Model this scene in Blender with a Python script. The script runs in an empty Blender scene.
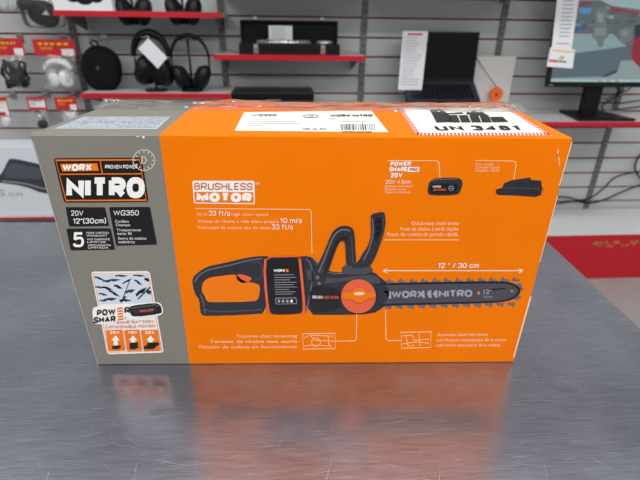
import bpy, bmesh, math, random
from mathutils import Vector, Matrix
random.seed(7)
SC = bpy.context.scene
COL = SC.collection
PI = math.pi

# ------------------------------------------------------------------ camera, world, lights, exposure
FPX = 448.5
PIT, YAW, ROLL = .4569, -.0300, .0142
CAMP = Vector((.001813, -.404789, .359366))
cam = bpy.data.cameras.new('camera'); camo = bpy.data.objects.new('camera', cam); COL.objects.link(camo)
cam.sensor_width = 36; cam.lens = FPX / 640 * 36; cam.clip_start = .01
_cy, _sy, _cp, _sp = math.cos(YAW), math.sin(YAW), math.cos(PIT), math.sin(PIT)
_rt0 = Vector((_cy, _sy, 0)); _fw = Vector((-_sy * _cp, _cy * _cp, -_sp)); _up0 = Vector((-_sy * _sp, _cy * _sp, _cp))
_rt = _rt0 * math.cos(ROLL) + _up0 * math.sin(ROLL); _up = _up0 * math.cos(ROLL) - _rt0 * math.sin(ROLL)
camo.matrix_world = Matrix(((_rt.x, _up.x, -_fw.x, CAMP.x), (_rt.y, _up.y, -_fw.y, CAMP.y), (_rt.z, _up.z, -_fw.z, CAMP.z), (0, 0, 0, 1)))
cam.dof.use_dof = True; cam.dof.focus_distance = .425; cam.dof.aperture_fstop = 8.5
SC.camera = camo

world = bpy.data.worlds.new('world'); SC.world = world; world.use_nodes = True
world.node_tree.nodes['Background'].inputs[0].default_value = (.93, .96, 1, 1)
world.node_tree.nodes['Background'].inputs[1].default_value = .42
CEIL = 1.95
def area(x, y, sx, sy, power, col=(1, .985, .96), z=CEIL - .02):
    l = bpy.data.lights.new('ceiling_tube_light', 'AREA'); l.shape = 'RECTANGLE'; l.size = sx; l.size_y = sy; l.energy = power; l.color = col
    o = bpy.data.objects.new('ceiling_tube_light', l); o.location = (x, y, z); COL.objects.link(o)
for y, p in ((.5, 13), (-1.1, 24), (-2.6, 24)):
    for x in (-1.5, .1, 1.7):
        area(x, y, 1.25, .3, p)
SC.view_settings.view_transform = 'Standard'; SC.view_settings.look = 'None'
SC.view_settings.gamma = 1; SC.view_settings.use_curve_mapping = False
SC.view_settings.exposure = -.2

# ------------------------------------------------------------------ measuring helpers (a pixel of the photo -> a point on a real plane)
def ray(px, py):
    return _fw + _rt * ((px - 320) / FPX) + _up * ((240 - py) / FPX)
def on_y(px, py, y): r = ray(px, py); return CAMP + r * ((y - CAMP.y) / r.y)
def on_z(px, py, z): r = ray(px, py); return CAMP + r * ((z - CAMP.z) / r.z)
WA = math.atan(.04555); WO = Vector((0, 1.678, 0)); WX = Vector((math.cos(WA), math.sin(WA), 0)); WN = Vector((math.sin(WA), -math.cos(WA), 0))
def wl(px, py, d):                     # -> (s along the shop wall, z) on the plane d metres in front of it
    r = ray(px, py); t = ((WO + WN * d - CAMP) @ WN) / (r @ WN); p = CAMP + r * t - WO
    return (p @ WX, p.z)
def wp(s, d, z): return WO + WX * s + WN * d + Vector((0, 0, z))

# ------------------------------------------------------------------ materials
def lin(c): return tuple((v / 255 / 12.92 if v / 255 <= .04045 else ((v / 255 + .055) / 1.055) ** 2.4) for v in c) + (1,)
MC = {}
def mat(name, rgb, rough=.5, metal=0, noise=.06, scale=40, emit=0, coat=0, spec=.5, bump=0):
    if name in MC: return MC[name]
    m = bpy.data.materials.new(name); m.use_nodes = True; nt = m.node_tree; b = nt.nodes['Principled BSDF']
    c = lin(rgb)
    b.inputs['Roughness'].default_value = rough; b.inputs['Metallic'].default_value = metal
    b.inputs['Specular IOR Level'].default_value = spec
    if coat: b.inputs['Coat Weight'].default_value = coat
    tc = nt.nodes.new('ShaderNodeTexCoord'); n = nt.nodes.new('ShaderNodeTexNoise'); n.inputs['Scale'].default_value = scale; n.inputs['Detail'].default_value = 4
    nt.links.new(tc.outputs['Object'], n.inputs['Vector'])
    mx = nt.nodes.new('ShaderNodeMix'); mx.data_type = 'RGBA'
    mx.inputs[6].default_value = tuple(max(0, v * (1 - noise)) for v in c[:3]) + (1,)
    mx.inputs[7].default_value = tuple(min(1, v * (1 + noise)) for v in c[:3]) + (1,)
    nt.links.new(n.outputs['Fac'], mx.inputs[0]); nt.links.new(mx.outputs[2], b.inputs['Base Color'])
    if emit:
        nt.links.new(mx.outputs[2], b.inputs['Emission Color']); b.inputs['Emission Strength'].default_value = emit
    if bump:
        bp = nt.nodes.new('ShaderNodeBump'); bp.inputs['Strength'].default_value = bump; bp.inputs['Distance'].default_value = .002
        nt.links.new(n.outputs['Fac'], bp.inputs['Height']); nt.links.new(bp.outputs[0], b.inputs['Normal'])
    MC[name] = m; return m
def film(name, rgb=(235, 238, 240), haze=.22, rough=.15, bump=.4, scale=60):   # clear plastic film
    if name in MC: return MC[name]
    m = bpy.data.materials.new(name); m.use_nodes = True; nt = m.node_tree; nt.nodes.clear()
    out = nt.nodes.new('ShaderNodeOutputMaterial'); mix = nt.nodes.new('ShaderNodeMixShader'); tr = nt.nodes.new('ShaderNodeBsdfTransparent')
    p = nt.nodes.new('ShaderNodeBsdfPrincipled'); p.inputs['Base Color'].default_value = lin(rgb); p.inputs['Roughness'].default_value = rough
    tc = nt.nodes.new('ShaderNodeTexCoord'); n = nt.nodes.new('ShaderNodeTexNoise'); n.inputs['Scale'].default_value = scale; n.inputs['Detail'].default_value = 3
    nt.links.new(tc.outputs['Object'], n.inputs['Vector'])
    bp = nt.nodes.new('ShaderNodeBump'); bp.inputs['Strength'].default_value = bump; bp.inputs['Distance'].default_value = .01
    nt.links.new(n.outputs['Fac'], bp.inputs['Height']); nt.links.new(bp.outputs[0], p.inputs['Normal'])
    mp = nt.nodes.new('ShaderNodeMapRange'); mp.inputs[1].default_value = .35; mp.inputs[2].default_value = .75; mp.inputs[3].default_value = haze * .5; mp.inputs[4].default_value = haze * 1.6
    nt.links.new(n.outputs['Fac'], mp.inputs[0]); fr = nt.nodes.new('ShaderNodeFresnel'); fr.inputs[0].default_value = 1.45; nt.links.new(bp.outputs[0], fr.inputs['Normal'])
    ad = nt.nodes.new('ShaderNodeMath'); ad.operation = 'ADD'; ad.use_clamp = True; nt.links.new(mp.outputs[0], ad.inputs[0]); nt.links.new(fr.outputs[0], ad.inputs[1])
    p2 = nt.nodes.new('ShaderNodeBsdfGlossy'); p2.inputs['Roughness'].default_value = rough; nt.links.new(bp.outputs[0], p2.inputs['Normal'])
    mg = nt.nodes.new('ShaderNodeMixShader'); mg.inputs[0].default_value = .65; nt.links.new(p.outputs[0], mg.inputs[1]); nt.links.new(p2.outputs[0], mg.inputs[2])
    nt.links.new(ad.outputs[0], mix.inputs[0])
    nt.links.new(tr.outputs[0], mix.inputs[1]); nt.links.new(mg.outputs[0], mix.inputs[2]); nt.links.new(mix.outputs[0], out.inputs[0])
    MC[name] = m; return m

ORANGE = (238, 119, 0); GREY = (129, 126, 118)
M_red = mat('red_edge', (196, 18, 38), .35)
M_redcard = mat('red_card', (205, 32, 40), .4)
M_groove = mat('groove_red', (140, 16, 42), .4)
M_slat = mat('slat_grey', (192, 197, 195), .45, noise=.04, scale=6)
M_shelf = mat('shelf_white', (190, 191, 192), .4)
M_deck = mat('deck_white', (214, 216, 218), .4)
M_steel = mat('steel', (150, 150, 150), .4, .6)
M_dsteel = mat('standard_grey', (118, 118, 116), .5, .2)
M_black = mat('black_plastic', (13, 13, 15), .4, spec=.3)
M_soft = mat('black_fabric', (16, 16, 19), .9, spec=.2, bump=.3, scale=300)
M_pad = mat('black_leatherette', (10, 10, 11), .5, spec=.3)
M_white = mat('white_paper', (232, 234, 238), .55, noise=.03)
M_wplast = mat('white_plastic', (228, 230, 232), .3)
M_yellow = mat('yellow_ink', (240, 190, 40), .5)
M_silver = mat('silver', (225, 222, 215), .18, 1)
M_grey_ink = mat('grey_ink', (150, 154, 162), .5)
M_dgrey_ink = mat('dark_ink', (60, 60, 66), .5)
M_film = film('clear_film', haze=.06, rough=.08, bump=.25)

# print inks of the carton
def ink(n, rgb, r=.38): return mat('ink_' + n, rgb, r, noise=.03, spec=.25)
I_black = ink('black', (26, 24, 25)); I_white = ink('white', (240, 238, 232)); I_orange = ink('orange', ORANGE); I_dark = ink('charcoal', (46, 46, 53))
I_mid = ink('slate', (72, 72, 80)); I_light = ink('light_slate', (104, 104, 112)); I_deep = ink('near_black', (30, 30, 35)); I_salmon = ink('salmon', (226, 98, 58))
I_pale = ink('pale_grey', (158, 160, 168)); I_peach = ink('peach', (255, 205, 165)); I_brown = ink('rust', (196, 96, 40)); I_red = ink('red', (214, 52, 52)); I_sky = ink('pale_blue', (206, 214, 224)); I_hole = ink('steel_picture', (128, 128, 134))

# ------------------------------------------------------------------ mesh builders
def link(name, me, parent=None):
    o = bpy.data.objects.new(name, me); COL.objects.link(o)
    if parent: o.parent = parent
    return o
def tag(o, label=None, cat=None, group=None, kind=None):
    if label: o['label'] = label
    if cat: o['category'] = cat
    if group: o['group'] = group
    if kind: o['kind'] = kind
    return o
def empty(name, label, cat, loc=(0, 0, 0), rz=0, group=None):
    o = bpy.data.objects.new(name, None); o.empty_display_size = .03; COL.objects.link(o); o.location = loc; o.rotation_euler = (0, 0, rz)
    return tag(o, label, cat, group)
class MB:
    """collects shapes in one bmesh, several materials"""
    def __init__(s): s.bm = bmesh.new(); s.mats = []
    def mi(s, m):
        if m not in s.mats: s.mats.append(m)
        return s.mats.index(m)
    def _fin(s, vs, m, smooth=False):
        i = s.mi(m); fs = {f for v in vs for f in v.link_faces}
        for f in fs: f.material_index = i; f.smooth = smooth
    def box(s, x0, x1, y0, y1, z0, z1, m, bev=0, rot=None):
        r = bmesh.ops.create_cube(s.bm, size=1)['verts']
        c = Vector(((x0 + x1) / 2, (y0 + y1) / 2, (z0 + z1) / 2)); d = (x1 - x0, y1 - y0, z1 - z0)
        for v in r:
            p = Vector((v.co.x * d[0], v.co.y * d[1], v.co.z * d[2]))
            if rot is not None: p = rot @ p
            v.co = p + c
        s._fin(r, m)
        if bev:
            es = list({e for v in r for e in v.link_edges}); n = s.mi(m)
            q = bmesh.ops.bevel(s.bm, geom=es, offset=bev, segments=2, affect='EDGES', profile=.5)
            for f in q['faces']: f.material_index = n
        return s
    def tube(s, pts, r, m, n=10, closed=False, caps=True):
        pts = [Vector(p) for p in pts]; N = len(pts); rings = []; up = None
        rr = r if isinstance(r, (list, tuple)) else [r] * N
        for i, p in enumerate(pts):
            a = pts[(i - 1) % N] if (i or closed) else p; b = pts[(i + 1) % N] if (i < N - 1 or closed) else p
            t = (b - a).normalized()
            if up is None: up = t.orthogonal().normalized()
            up = (up - t * (up @ t)).normalized() if (up - t * (up @ t)).length > 1e-6 else t.orthogonal().normalized()
            sd = t.cross(up)
            rings.append([s.bm.verts.new(p + (up * math.cos(2 * PI * k / n) + sd * math.sin(2 * PI * k / n)) * rr[i]) for k in range(n)])
        ii = s.mi(m)
        for i in range(N if closed else N - 1):
            A, B = rings[i], rings[(i + 1) % N]
            for k in range(n):
                f = s.bm.faces.new((A[k], A[(k + 1) % n], B[(k + 1) % n], B[k])); f.material_index = ii; f.smooth = True
        if caps and not closed:
            for R in (rings[0], rings[-1]):
                f = s.bm.faces.new(R); f.material_index = ii
        return s
    def ell(s, c, rad, m, rot=None, seg=24, power=1):
        r = bmesh.ops.create_uvsphere(s.bm, u_segments=seg, v_segments=seg // 2, radius=1)['verts']
        for v in r:
            p = v.co.copy()
            if power != 1: p = Vector([math.copysign(abs(q) ** power, q) for q in p])
            p = Vector((p.x * rad[0], p.y * rad[1], p.z * rad[2]))
            if rot is not None: p = rot @ p
            v.co = p + Vector(c)
        s._fin(r, m, True); return s
    def prism(s, poly, off, m):
        """closed 3-D outline extruded by vector off"""
        off = Vector(off); a = [s.bm.verts.new(Vector(p)) for p in poly]; b = [s.bm.verts.new(Vector(p) + off) for p in poly]; n = len(a); i = s.mi(m)
        fs = [s.bm.faces.new(a), s.bm.faces.new(list(reversed(b)))]
        for k in range(n): fs.append(s.bm.faces.new((a[k], b[k], b[(k + 1) % n], a[(k + 1) % n])))
        for f in fs: f.material_index = i
        return s
    def face(s, poly, m):
        try: f = s.bm.faces.new([s.bm.verts.new(Vector(p)) for p in poly])
        except ValueError: return s
        f.material_index = s.mi(m); return s
    def build(s, name, parent=None, fix=True):
        if fix: bmesh.ops.recalc_face_normals(s.bm, faces=s.bm.faces)
        me = bpy.data.meshes.new(name); s.bm.to_mesh(me); s.bm.free()
        for m in s.mats: me.materials.append(m)
        return link(name, me, parent)
# ---- lettering
_TC = {}
def glyphs(txt, bold=0., space=1.):
    k = (txt, bold, space)
    if k in _TC: return _TC[k]
    cu = bpy.data.curves.new('lettering', 'FONT'); cu.body = txt; cu.size = 1; cu.offset = bold; cu.space_character = space; cu.resolution_u = 3
    ob = bpy.data.objects.new('lettering', cu); COL.objects.link(ob)
    dg = bpy.context.evaluated_depsgraph_get(); dg.update(); ev = ob.evaluated_get(dg); me = ev.to_mesh()
    vs = [(v.co.x, v.co.y, 0.) for v in me.vertices]; fs = [tuple(p.vertices) for p in me.polygons]
    ev.to_mesh_clear(); bpy.data.objects.remove(ob); bpy.data.curves.remove(cu)
    _TC[k] = (vs, fs); return _TC[k]
CAP = max(v[1] for v in glyphs('H')[0])
def chaikin(pts, n=2, closed=False):
    for _ in range(n):
        q = [] if closed else [pts[0]]
        for i in range(len(pts) - (0 if closed else 1)):
            a = pts[i]; b = pts[(i + 1) % len(pts)]
            q += [(a[0] * .75 + b[0] * .25, a[1] * .75 + b[1] * .25), (a[0] * .25 + b[0] * .75, a[1] * .25 + b[1] * .75)]
        if not closed: q.append(pts[-1])
        pts = q
    return pts
def ribbon(pts, w, closed=False):
    N = len(pts); L = []; R = []
    for i, p in enumerate(pts):
        a = pts[(i - 1) % N] if (i or closed) else p; b = pts[(i + 1) % N] if (i < N - 1 or closed) else p
        tx, ty = b[0] - a[0], b[1] - a[1]; d = math.hypot(tx, ty) or 1; e = 1.
        if a is not p and b is not p:
            u1 = (p[0] - a[0], p[1] - a[1]); u2 = (b[0] - p[0], b[1] - p[1]); d1 = math.hypot(*u1) or 1; d2 = math.hypot(*u2) or 1
            k1 = (u1[0] / d1 + u2[0] / d2, u1[1] / d1 + u2[1] / d2); kk = math.hypot(*k1)
            if kk > 1e-6: tx, ty, d = k1[0], k1[1], kk
            e = 1 / max(.42, kk / 2)
        nx, ny = -ty / d * w * e / 2, tx / d * w * e / 2
        L.append((p[0] + nx, p[1] + ny)); R.append((p[0] - nx, p[1] - ny))
    return L, R
# monoline block lettering: outer width, then strokes in a unit box ('c' = closed, 's' = smoothed)
GL = {'A': (.82, ('', (0, 0), (.5, 1), (1, 0)), ('', (.2, .28), (.8, .28))), 'B': (.72, ('', (0, 0), (0, 1)), ('s', (0, 1), (.92, 1), (.92, .53), (0, .53)), ('s', (0, .53), (1, .53), (1, 0), (0, 0))),
 'C': (.74, ('s', (1, .74), (1, 1), (0, 1), (0, 0), (1, 0), (1, .26))), 'E': (.64, ('', (1, 1), (0, 1), (0, 0), (1, 0)), ('', (0, .51), (.88, .51))), 'F': (.6, ('', (1, 1), (0, 1), (0, 0)), ('', (0, .51), (.85, .51))),
 'G': (.8, ('s', (1, .76), (1, 1), (0, 1), (0, 0), (.7, 0), (1, .12)), ('', (1, .02), (1, .45), (.55, .45))), 'H': (.76, ('', (0, 0), (0, 1)), ('', (1, 0), (1, 1)), ('', (0, .5), (1, .5))), 'I': (0, ('', (.5, 0), (.5, 1))),
 'L': (.62, ('', (0, 1), (0, 0), (1, 0))), 'M': (.96, ('', (0, 0), (0, 1), (.5, .2), (1, 1), (1, 0))), 'N': (.8, ('', (0, 0), (0, 1), (1, 0), (1, 1))), 'O': (.82, ('cs', (0, 0), (1, 0), (1, 1), (0, 1))),
 'P': (.7, ('', (0, 0), (0, 1)), ('s', (0, 1), (1, 1), (1, .42), (0, .42))), 'R': (.76, ('', (0, 0), (0, 1)), ('s', (0, 1), (1, 1), (1, .44), (0, .44)), ('', (.5, .44), (1, 0))),
 'S': (.72, ('s', (1, .76), (1, 1), (0, 1), (0, .52), (1, .48), (1, 0), (0, 0), (0, .24))), 'T': (.72, ('', (0, 1), (1, 1)), ('', (.5, 1), (.5, 0))), 'U': (.76, ('s', (0, 1), (0, .25), (0, 0), (1, 0), (1, .25), (1, 1))),
 'V': (.8, ('', (0, 1), (.5, 0), (1, 1))), 'W': (1.16, ('', (0, 1), (.25, 0), (.5, .92), (.75, 0), (1, 1))), 'X': (.8, ('', (0, 0), (1, 1)), ('', (0, 1), (1, 0))), 'Y': (.8, ('', (0, 1), (.5, .45), (1, 1)), ('', (.5, .45), (.5, 0))),
 'D': (.76, ('', (0, 0), (0, 1)), ('s', (0, 1), (1, 1), (1, 0), (0, 0))), 'K': (.76, ('', (0, 0), (0, 1)), ('', (1, 1), (0, .42)), ('', (.3, .58), (1, 0))),
 '0': (.66, ('cs', (0, 0), (1, 0), (1, 1), (0, 1))), '1': (.42, ('', (0, .78), (.9, 1), (.9, 0))), '2': (.64, ('s', (0, .72), (0, 1), (1, 1), (1, .56), (.35, .3), (0, 0)), ('', (0, 0), (1, 0))),
 '3': (.64, ('s', (0, .8), (0, 1), (1, 1), (1, .54), (.35, .54)), ('s', (.35, .54), (1, .54), (1, 0), (0, 0), (0, .22))), '4': (.7, ('', (.76, 0), (.76, 1), (0, .26), (1, .26))), '5': (.64, ('', (.95, 1), (.1, 1), (.04, .5)), ('s', (.04, .5), (.3, .64), (1, .64), (1, 0), (0, 0), (0, .2))),
 '6': (.66, ('s', (.9, .85), (.8, 1), (0, 1), (0, .3), (0, 0), (1, 0), (1, .58), (0, .58), (0, .3))), '8': (.66, ('cs', (.06, 1), (.94, 1), (.94, .53), (.06, .53)), ('cs', (0, .53), (1, .53), (1, 0), (0, 0))), '9': (.66, ('s', (.1, .15), (.2, 0), (1, 0), (1, .7), (1, 1), (0, 1), (0, .42), (1, .42), (1, .7))),
 'f': (.4, ('s', (1, 1), (.4, 1), (.4, .7)), ('', (.4, .75), (.4, 0)), ('', (0, .68), (.9, .68))), 't': (.4, ('s', (.4, .4), (.4, 0), (1, 0)), ('', (.4, .95), (.4, .3)), ('', (0, .68), (.95, .68))), 's': (.52, ('s', (1, .56), (1, .7), (0, .7), (0, .37), (1, .33), (1, 0), (0, 0), (0, .16))),
 'm': (.86, ('', (0, 0), (0, .7)), ('s', (0, .55), (0, .7), (.5, .7), (.5, .4)), ('', (.5, .45), (.5, 0)), ('s', (.5, .55), (.5, .7), (1, .7), (1, .4)), ('', (1, .45), (1, 0))), 'c': (.54, ('s', (1, .52), (1, .7), (0, .7), (0, 0), (1, 0), (1, .18))), 'h': (.56, ('', (0, 0), (0, 1)), ('s', (0, .52), (0, .7), (1, .7), (1, .4)), ('', (1, .45), (1, 0))),
 '/': (.4, ('', (0, -.08), (1, 1.05))), '"': (.3, ('', (.1, 1), (.1, .72)), ('', (.9, 1), (.9, .72))), '(': (.28, ('s', (1, 1.1), (0, .9), (0, .1), (1, -.15))), ')': (.28, ('s', (0, 1.1), (1, .9), (1, .1), (0, -.15))), '.': (0, ('', (.5, 0), (.5, .06))), ' ': (.22,), '$': (.64, ('s', (1, .76), (1, 1), (0, 1), (0, .52), (1, .48), (1, 0), (0, 0), (0, .24)), ('', (.5, 1.1), (.5, -.1)))}
def block(txt, t, gap=.13):
    k = (txt, t, gap, 'b')
    if k in _TC: return _TC[k]
    vs, fs, x, kk = [], [], 0., 0
    for ch in txt:
        g = GL[ch]; W = max(g[0] + .35 * t, t)
        for st in g[1:]:
            pts = [(x + t / 2 + u * (W - t), t / 2 + v * (1 - t)) for u, v in st[1:]]; cl = 'c' in st[0]
            if 's' in st[0]: pts = chaikin(pts, 2, cl)
            L, R = ribbon(pts, t, cl); o = len(vs); n = len(pts); lo, hi = (0, 1) if ch in 'NWMVXARK1247YZ' else (-.2, 1.2); vs += [(a, min(hi, max(lo, b)) * CAP, kk * .00005) for a, b in L + R]; kk = (kk + 1) % 4
            for i in range(n if cl else n - 1):
                j = (i + 1) % n; fs.append((o + i, o + j, o + n + j, o + n + i))
        x += W + gap
    _TC[k] = (vs, fs); return _TC[k]

class Print(MB):
    """flat ink on a plane given by a pixel->point function and its outward normal; every layer lies a hair above the last"""
    def __init__(s, fn, nrm, lift=.0002, base=.0002):
        super().__init__(); s.fn = fn; s.n = Vector(nrm); s.lift = lift; s.k = 0; s.base = base
    def pt(s, x, y): return s.fn(x, y) + s.n * (s.base + s.lift * s.k)
    def layer(s, k): s.k = k; return s
    def poly(s, pts, m, smooth=0):
        for _ in range(smooth):
            q = []
            for i, a in enumerate(pts):
                b = pts[(i + 1) % len(pts)]
                q += [(a[0] * .75 + b[0] * .25, a[1] * .75 + b[1] * .25), (a[0] * .25 + b[0] * .75, a[1] * .25 + b[1] * .75)]
            pts = q
        return s.face([s.pt(*p) for p in pts], m)
    def rnd(s, pts, r, m):
        q = []
        for i, p in enumerate(pts):
            a = pts[i - 1]; b = pts[(i + 1) % len(pts)]
            def to(u):
                d = math.hypot(u[0] - p[0], u[1] - p[1]); return (p[0] + (u[0] - p[0]) * r / d, p[1] + (u[1] - p[1]) * r / d)
            A, B = to(a), to(b)
            for t in (0, .25, .5, .75, 1):
                q.append(tuple((1 - t) ** 2 * A[j] + 2 * t * (1 - t) * p[j] + t * t * B[j] for j in (0, 1)))
        return s.face([s.pt(*p) for p in q], m)
    def ell2(s, cx, cy, rx, ry, m, n=28): return s.face([s.pt(cx + rx * math.cos(2 * PI * i / n), cy + ry * math.sin(2 * PI * i / n)) for i in range(n)], m)
    def line(s, pts, w, m, closed=False, smooth=0):
        for _ in range(smooth):
            q = [pts[0]] if not closed else []
            for i in range(len(pts) - (0 if closed else 1)):
                a = pts[i]; b = pts[(i + 1) % len(pts)]
                q += [(a[0] * .75 + b[0] * .25, a[1] * .75 + b[1] * .25), (a[0] * .25 + b[0] * .75, a[1] * .25 + b[1] * .75)]
            if not closed: q.append(pts[-1])
            pts = q
        N = len(pts); L = []; R = []
        for i, p in enumerate(pts):
            a = pts[(i - 1) % N] if (i or closed) else p; b = pts[(i + 1) % N] if (i < N - 1 or closed) else p
            tx, ty = b[0] - a[0], b[1] - a[1]; d = math.hypot(tx, ty) or 1
            k = w[i * len(w) // N] if isinstance(w, (list, tuple)) else w
            e = 1.
            if a is not p and b is not p:
                d1 = math.hypot(p[0] - a[0], p[1] - a[1]) or 1; d2 = math.hypot(b[0] - p[0], b[1] - p[1]) or 1
                cs = ((p[0] - a[0]) * (b[0] - p[0]) + (p[1] - a[1]) * (b[1] - p[1])) / (d1 * d2); e = 1 / max(.5, math.sqrt(max(0, (1 + cs) / 2)))
            nx, ny = -ty / d * k * e / 2, tx / d * k * e / 2
            L.append((p[0] + nx, p[1] + ny)); R.append((p[0] - nx, p[1] - ny))
        for i in range(N if closed else N - 1):
            j = (i + 1) % N; s.face([s.pt(*L[i]), s.pt(*L[j]), s.pt(*R[j]), s.pt(*R[i])], m)
        return s
    def text(s, txt, x0, y0, x1, y1, h, m, bold=0., space=1., shear=0., hr=None, t=None, gap=.13):
        """baseline from (x0,y0) to (x1,y1), capitals h pixels high"""
        vs, fs = block(txt, t, gap) if t else glyphs(txt, bold, space)
        if not vs: return s
        mn = min(v[0] for v in vs); mxx = max(v[0] for v in vs); W = mxx - mn; hr = hr or h
        vv = []
        for (x, y, z) in vs:
            a = (x - mn) / W; u = y / CAP; hh = h + (hr - h) * a
            px = x0 + (x1 - x0) * a + shear * u * hh; py = y0 + (y1 - y0) * a - u * hh
            vv.append(s.bm.verts.new(s.pt(px, py) + s.n * z))
        i = s.mi(m)
        for f in fs:
            try: q = s.bm.faces.new([vv[k] for k in f]); q.material_index = i
            except ValueError: pass
        return s
    def build(s, name, parent=None):
        for f in s.bm.faces: f.normal_update()
        for f in [f for f in s.bm.faces if f.normal @ s.n < 0]: f.normal_flip()
        return super().build(name, parent, fix=False)

# ================================================================== THE SETTING
FLOOR = -.741
def wall_root(name, label=None, cat=None, s=0, d=0, z=0, group=None, rz=0):
    return empty(name, label, cat, wp(s, d, z), WA + rz, group)
def wall_mesh(o, s=0, d=0, z=0): o.location = wp(s, d, z); o.rotation_euler = (0, 0, WA); return o

# slatwall: slats with narrow grooves lined in dark red (one mesh)
b = MB(); z0 = .3683; P_ = .0762; S0, S1 = -2.4, 3.0
k_lo = int((z0 - FLOOR) / P_)
edges = [z0 + P_ * i for i in range(-k_lo, 21) if z0 + P_ * i < CEIL - .02]
g = .0075
zs = FLOOR
for e in edges:
    if e - g / 2 - zs > .004: b.box(S0, S1, 0, .018, zs, e - g / 2, M_slat, bev=.0012)
    b.box(S0, S1, .009, .018, e - g / 2, e + g / 2, M_groove)
    b.box(S0, S1, .0035, .009, e - g / 2, e - g / 2 + .0022, M_groove); b.box(S0, S1, .0035, .009, e + g / 2 - .0022, e + g / 2, M_groove)
    zs = e + g / 2
b.box(S0, S1, 0, .018, zs, CEIL, M_slat)
b.box(S0, S1, .018, .05, FLOOR, CEIL, M_slat)
tag(wall_mesh(b.build('wall_back')), kind='structure')

b = MB(); b.box(-3.2, 3.4, -4.2, 2.2, FLOOR - .05, FLOOR, mat('floor_tile', (158, 158, 156), .35, noise=.12, scale=9)); tag(b.build('floor'), kind='structure')
b = MB(); b.box(-3.2, 3.4, -4.2, 2.2, CEIL, CEIL + .05, mat('ceiling_tile', (236, 238, 240), .8)); tag(b.build('ceiling'), kind='structure')

# slotted shelf standards
UPS = (-.956, -.356, .238, .838, 1.455)
M_slot = mat('slot_dark', (52, 50, 50), .6)
for i, s in enumerate(UPS):
    b = MB(); b.box(-.0125, .0125, -.011, -.0005, FLOOR, CEIL - .01, M_dsteel, bev=.0015)
    z = -.68
    while z < .75:
        for q in (-.0045, .0045): b.box(q - .0017, q + .0017, -.0116, -.0105, z, z + .012, M_slot)
        z += .026
    tag(wall_mesh(b.build('trim_%d' % (i + 1)), s), kind='structure')

# ================================================================== METAL COUNTER
def counter_material():
    m = bpy.data.materials.new('brushed_scratched_steel'); m.use_nodes = True; nt = m.node_tree; N = nt.nodes; L = nt.links; p = N['Principled BSDF']
    p.inputs['Metallic'].default_value = .86
    tc = N.new('ShaderNodeTexCoord')
    def noise(scale, sx, sy, rot, detail=3):
        mp = N.new('ShaderNodeMapping'); mp.vector_type = 'TEXTURE'; mp.inputs['Scale'].default_value = (1 / sx, 1 / sy, 1); mp.inputs['Rotation'].default_value = (0, 0, rot)
        n = N.new('ShaderNodeTexNoise'); n.inputs['Scale'].default_value = scale; n.inputs['Detail'].default_value = detail
        L.new(tc.outputs['Object'], mp.inputs[0]); L.new(mp.outputs[0], n.inputs['Vector']); return n
    def rng(src, a, b_, c, d):
        r = N.new('ShaderNodeMapRange'); r.inputs[1].default_value = a; r.inputs[2].default_value = b_; r.inputs[3].default_value = c; r.inputs[4].default_value = d
        L.new(src, r.inputs[0]); return r.outputs[0]
    def math2(op, a, b_):
        q = N.new('ShaderNodeMath'); q.operation = op
        for i, v in enumerate((a, b_)):
            if isinstance(v, (int, float)): q.inputs[i].default_value = v
            else: L.new(v, q.inputs[i])
        return q.outputs[0]
    grain = noise(40, 1, 30, .03, 3).outputs[0]
    scr = None
    for (sc, sx, sy, rot, th) in ((10, 1.6, 70, .12, .72), (9, 1.8, 80, -.22, .73), (10, 2, 70, 1.3, .75), (9, 2.2, 70, 2.3, .76), (12, 2, 60, .35, .74), (11, 2, 66, -.6, .75), (30, 1, 16, 1.7, .77)):
        v = rng(noise(sc, sx, sy, rot, 1).outputs[0], th, th + .05, 0, 1)
        scr = v if scr is None else math2('MAXIMUM', scr, v)
    smudge = noise(7, 1, 1, 0, 5).outputs[0]
    rough = math2('ADD', rng(smudge, .3, .7, .19, .25), math2('ADD', rng(grain, .3, .7, -.02, .03), math2('MULTIPLY', scr, .08)))
    L.new(rough, p.inputs['Roughness'])
    mx = N.new('ShaderNodeMix'); mx.data_type = 'RGBA'; mx.inputs[6].default_value = lin((132, 134, 147)); mx.inputs[7].default_value = lin((196, 198, 212))
    L.new(math2('ADD', rng(smudge, .3, .7, .2, .5), math2('ADD', rng(grain, .3, .7, -.2, .2), math2('MULTIPLY', scr, .18))), mx.inputs[0]); L.new(mx.outputs[2], p.inputs['Base Color'])
    bp = N.new('ShaderNodeBump'); bp.inputs['Strength'].default_value = .06; bp.inputs['Distance'].default_value = .0003
    L.new(math2('ADD', math2('MULTIPLY', grain, .3), math2('MULTIPLY', scr, -.3)), bp.inputs['Height']); L.new(bp.outputs[0], p.inputs['Normal'])
    return m
M_cnt = counter_material()
cnt = empty('metal_counter', 'scratched brushed steel counter under the orange carton', 'counter', (0, 0, FLOOR))
b = MB(); b.box(-1.3, .44, -.75, .404, -.03 - FLOOR, -FLOOR, M_cnt, bev=.002); b.build('countertop', cnt)
b = MB(); b.box(-1.27, .41, -.70, .374, 0, -.0305 - FLOOR, mat('counter_body', (96, 97, 100), .5, .3)); b.build('cabinet_base', cnt)

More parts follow.
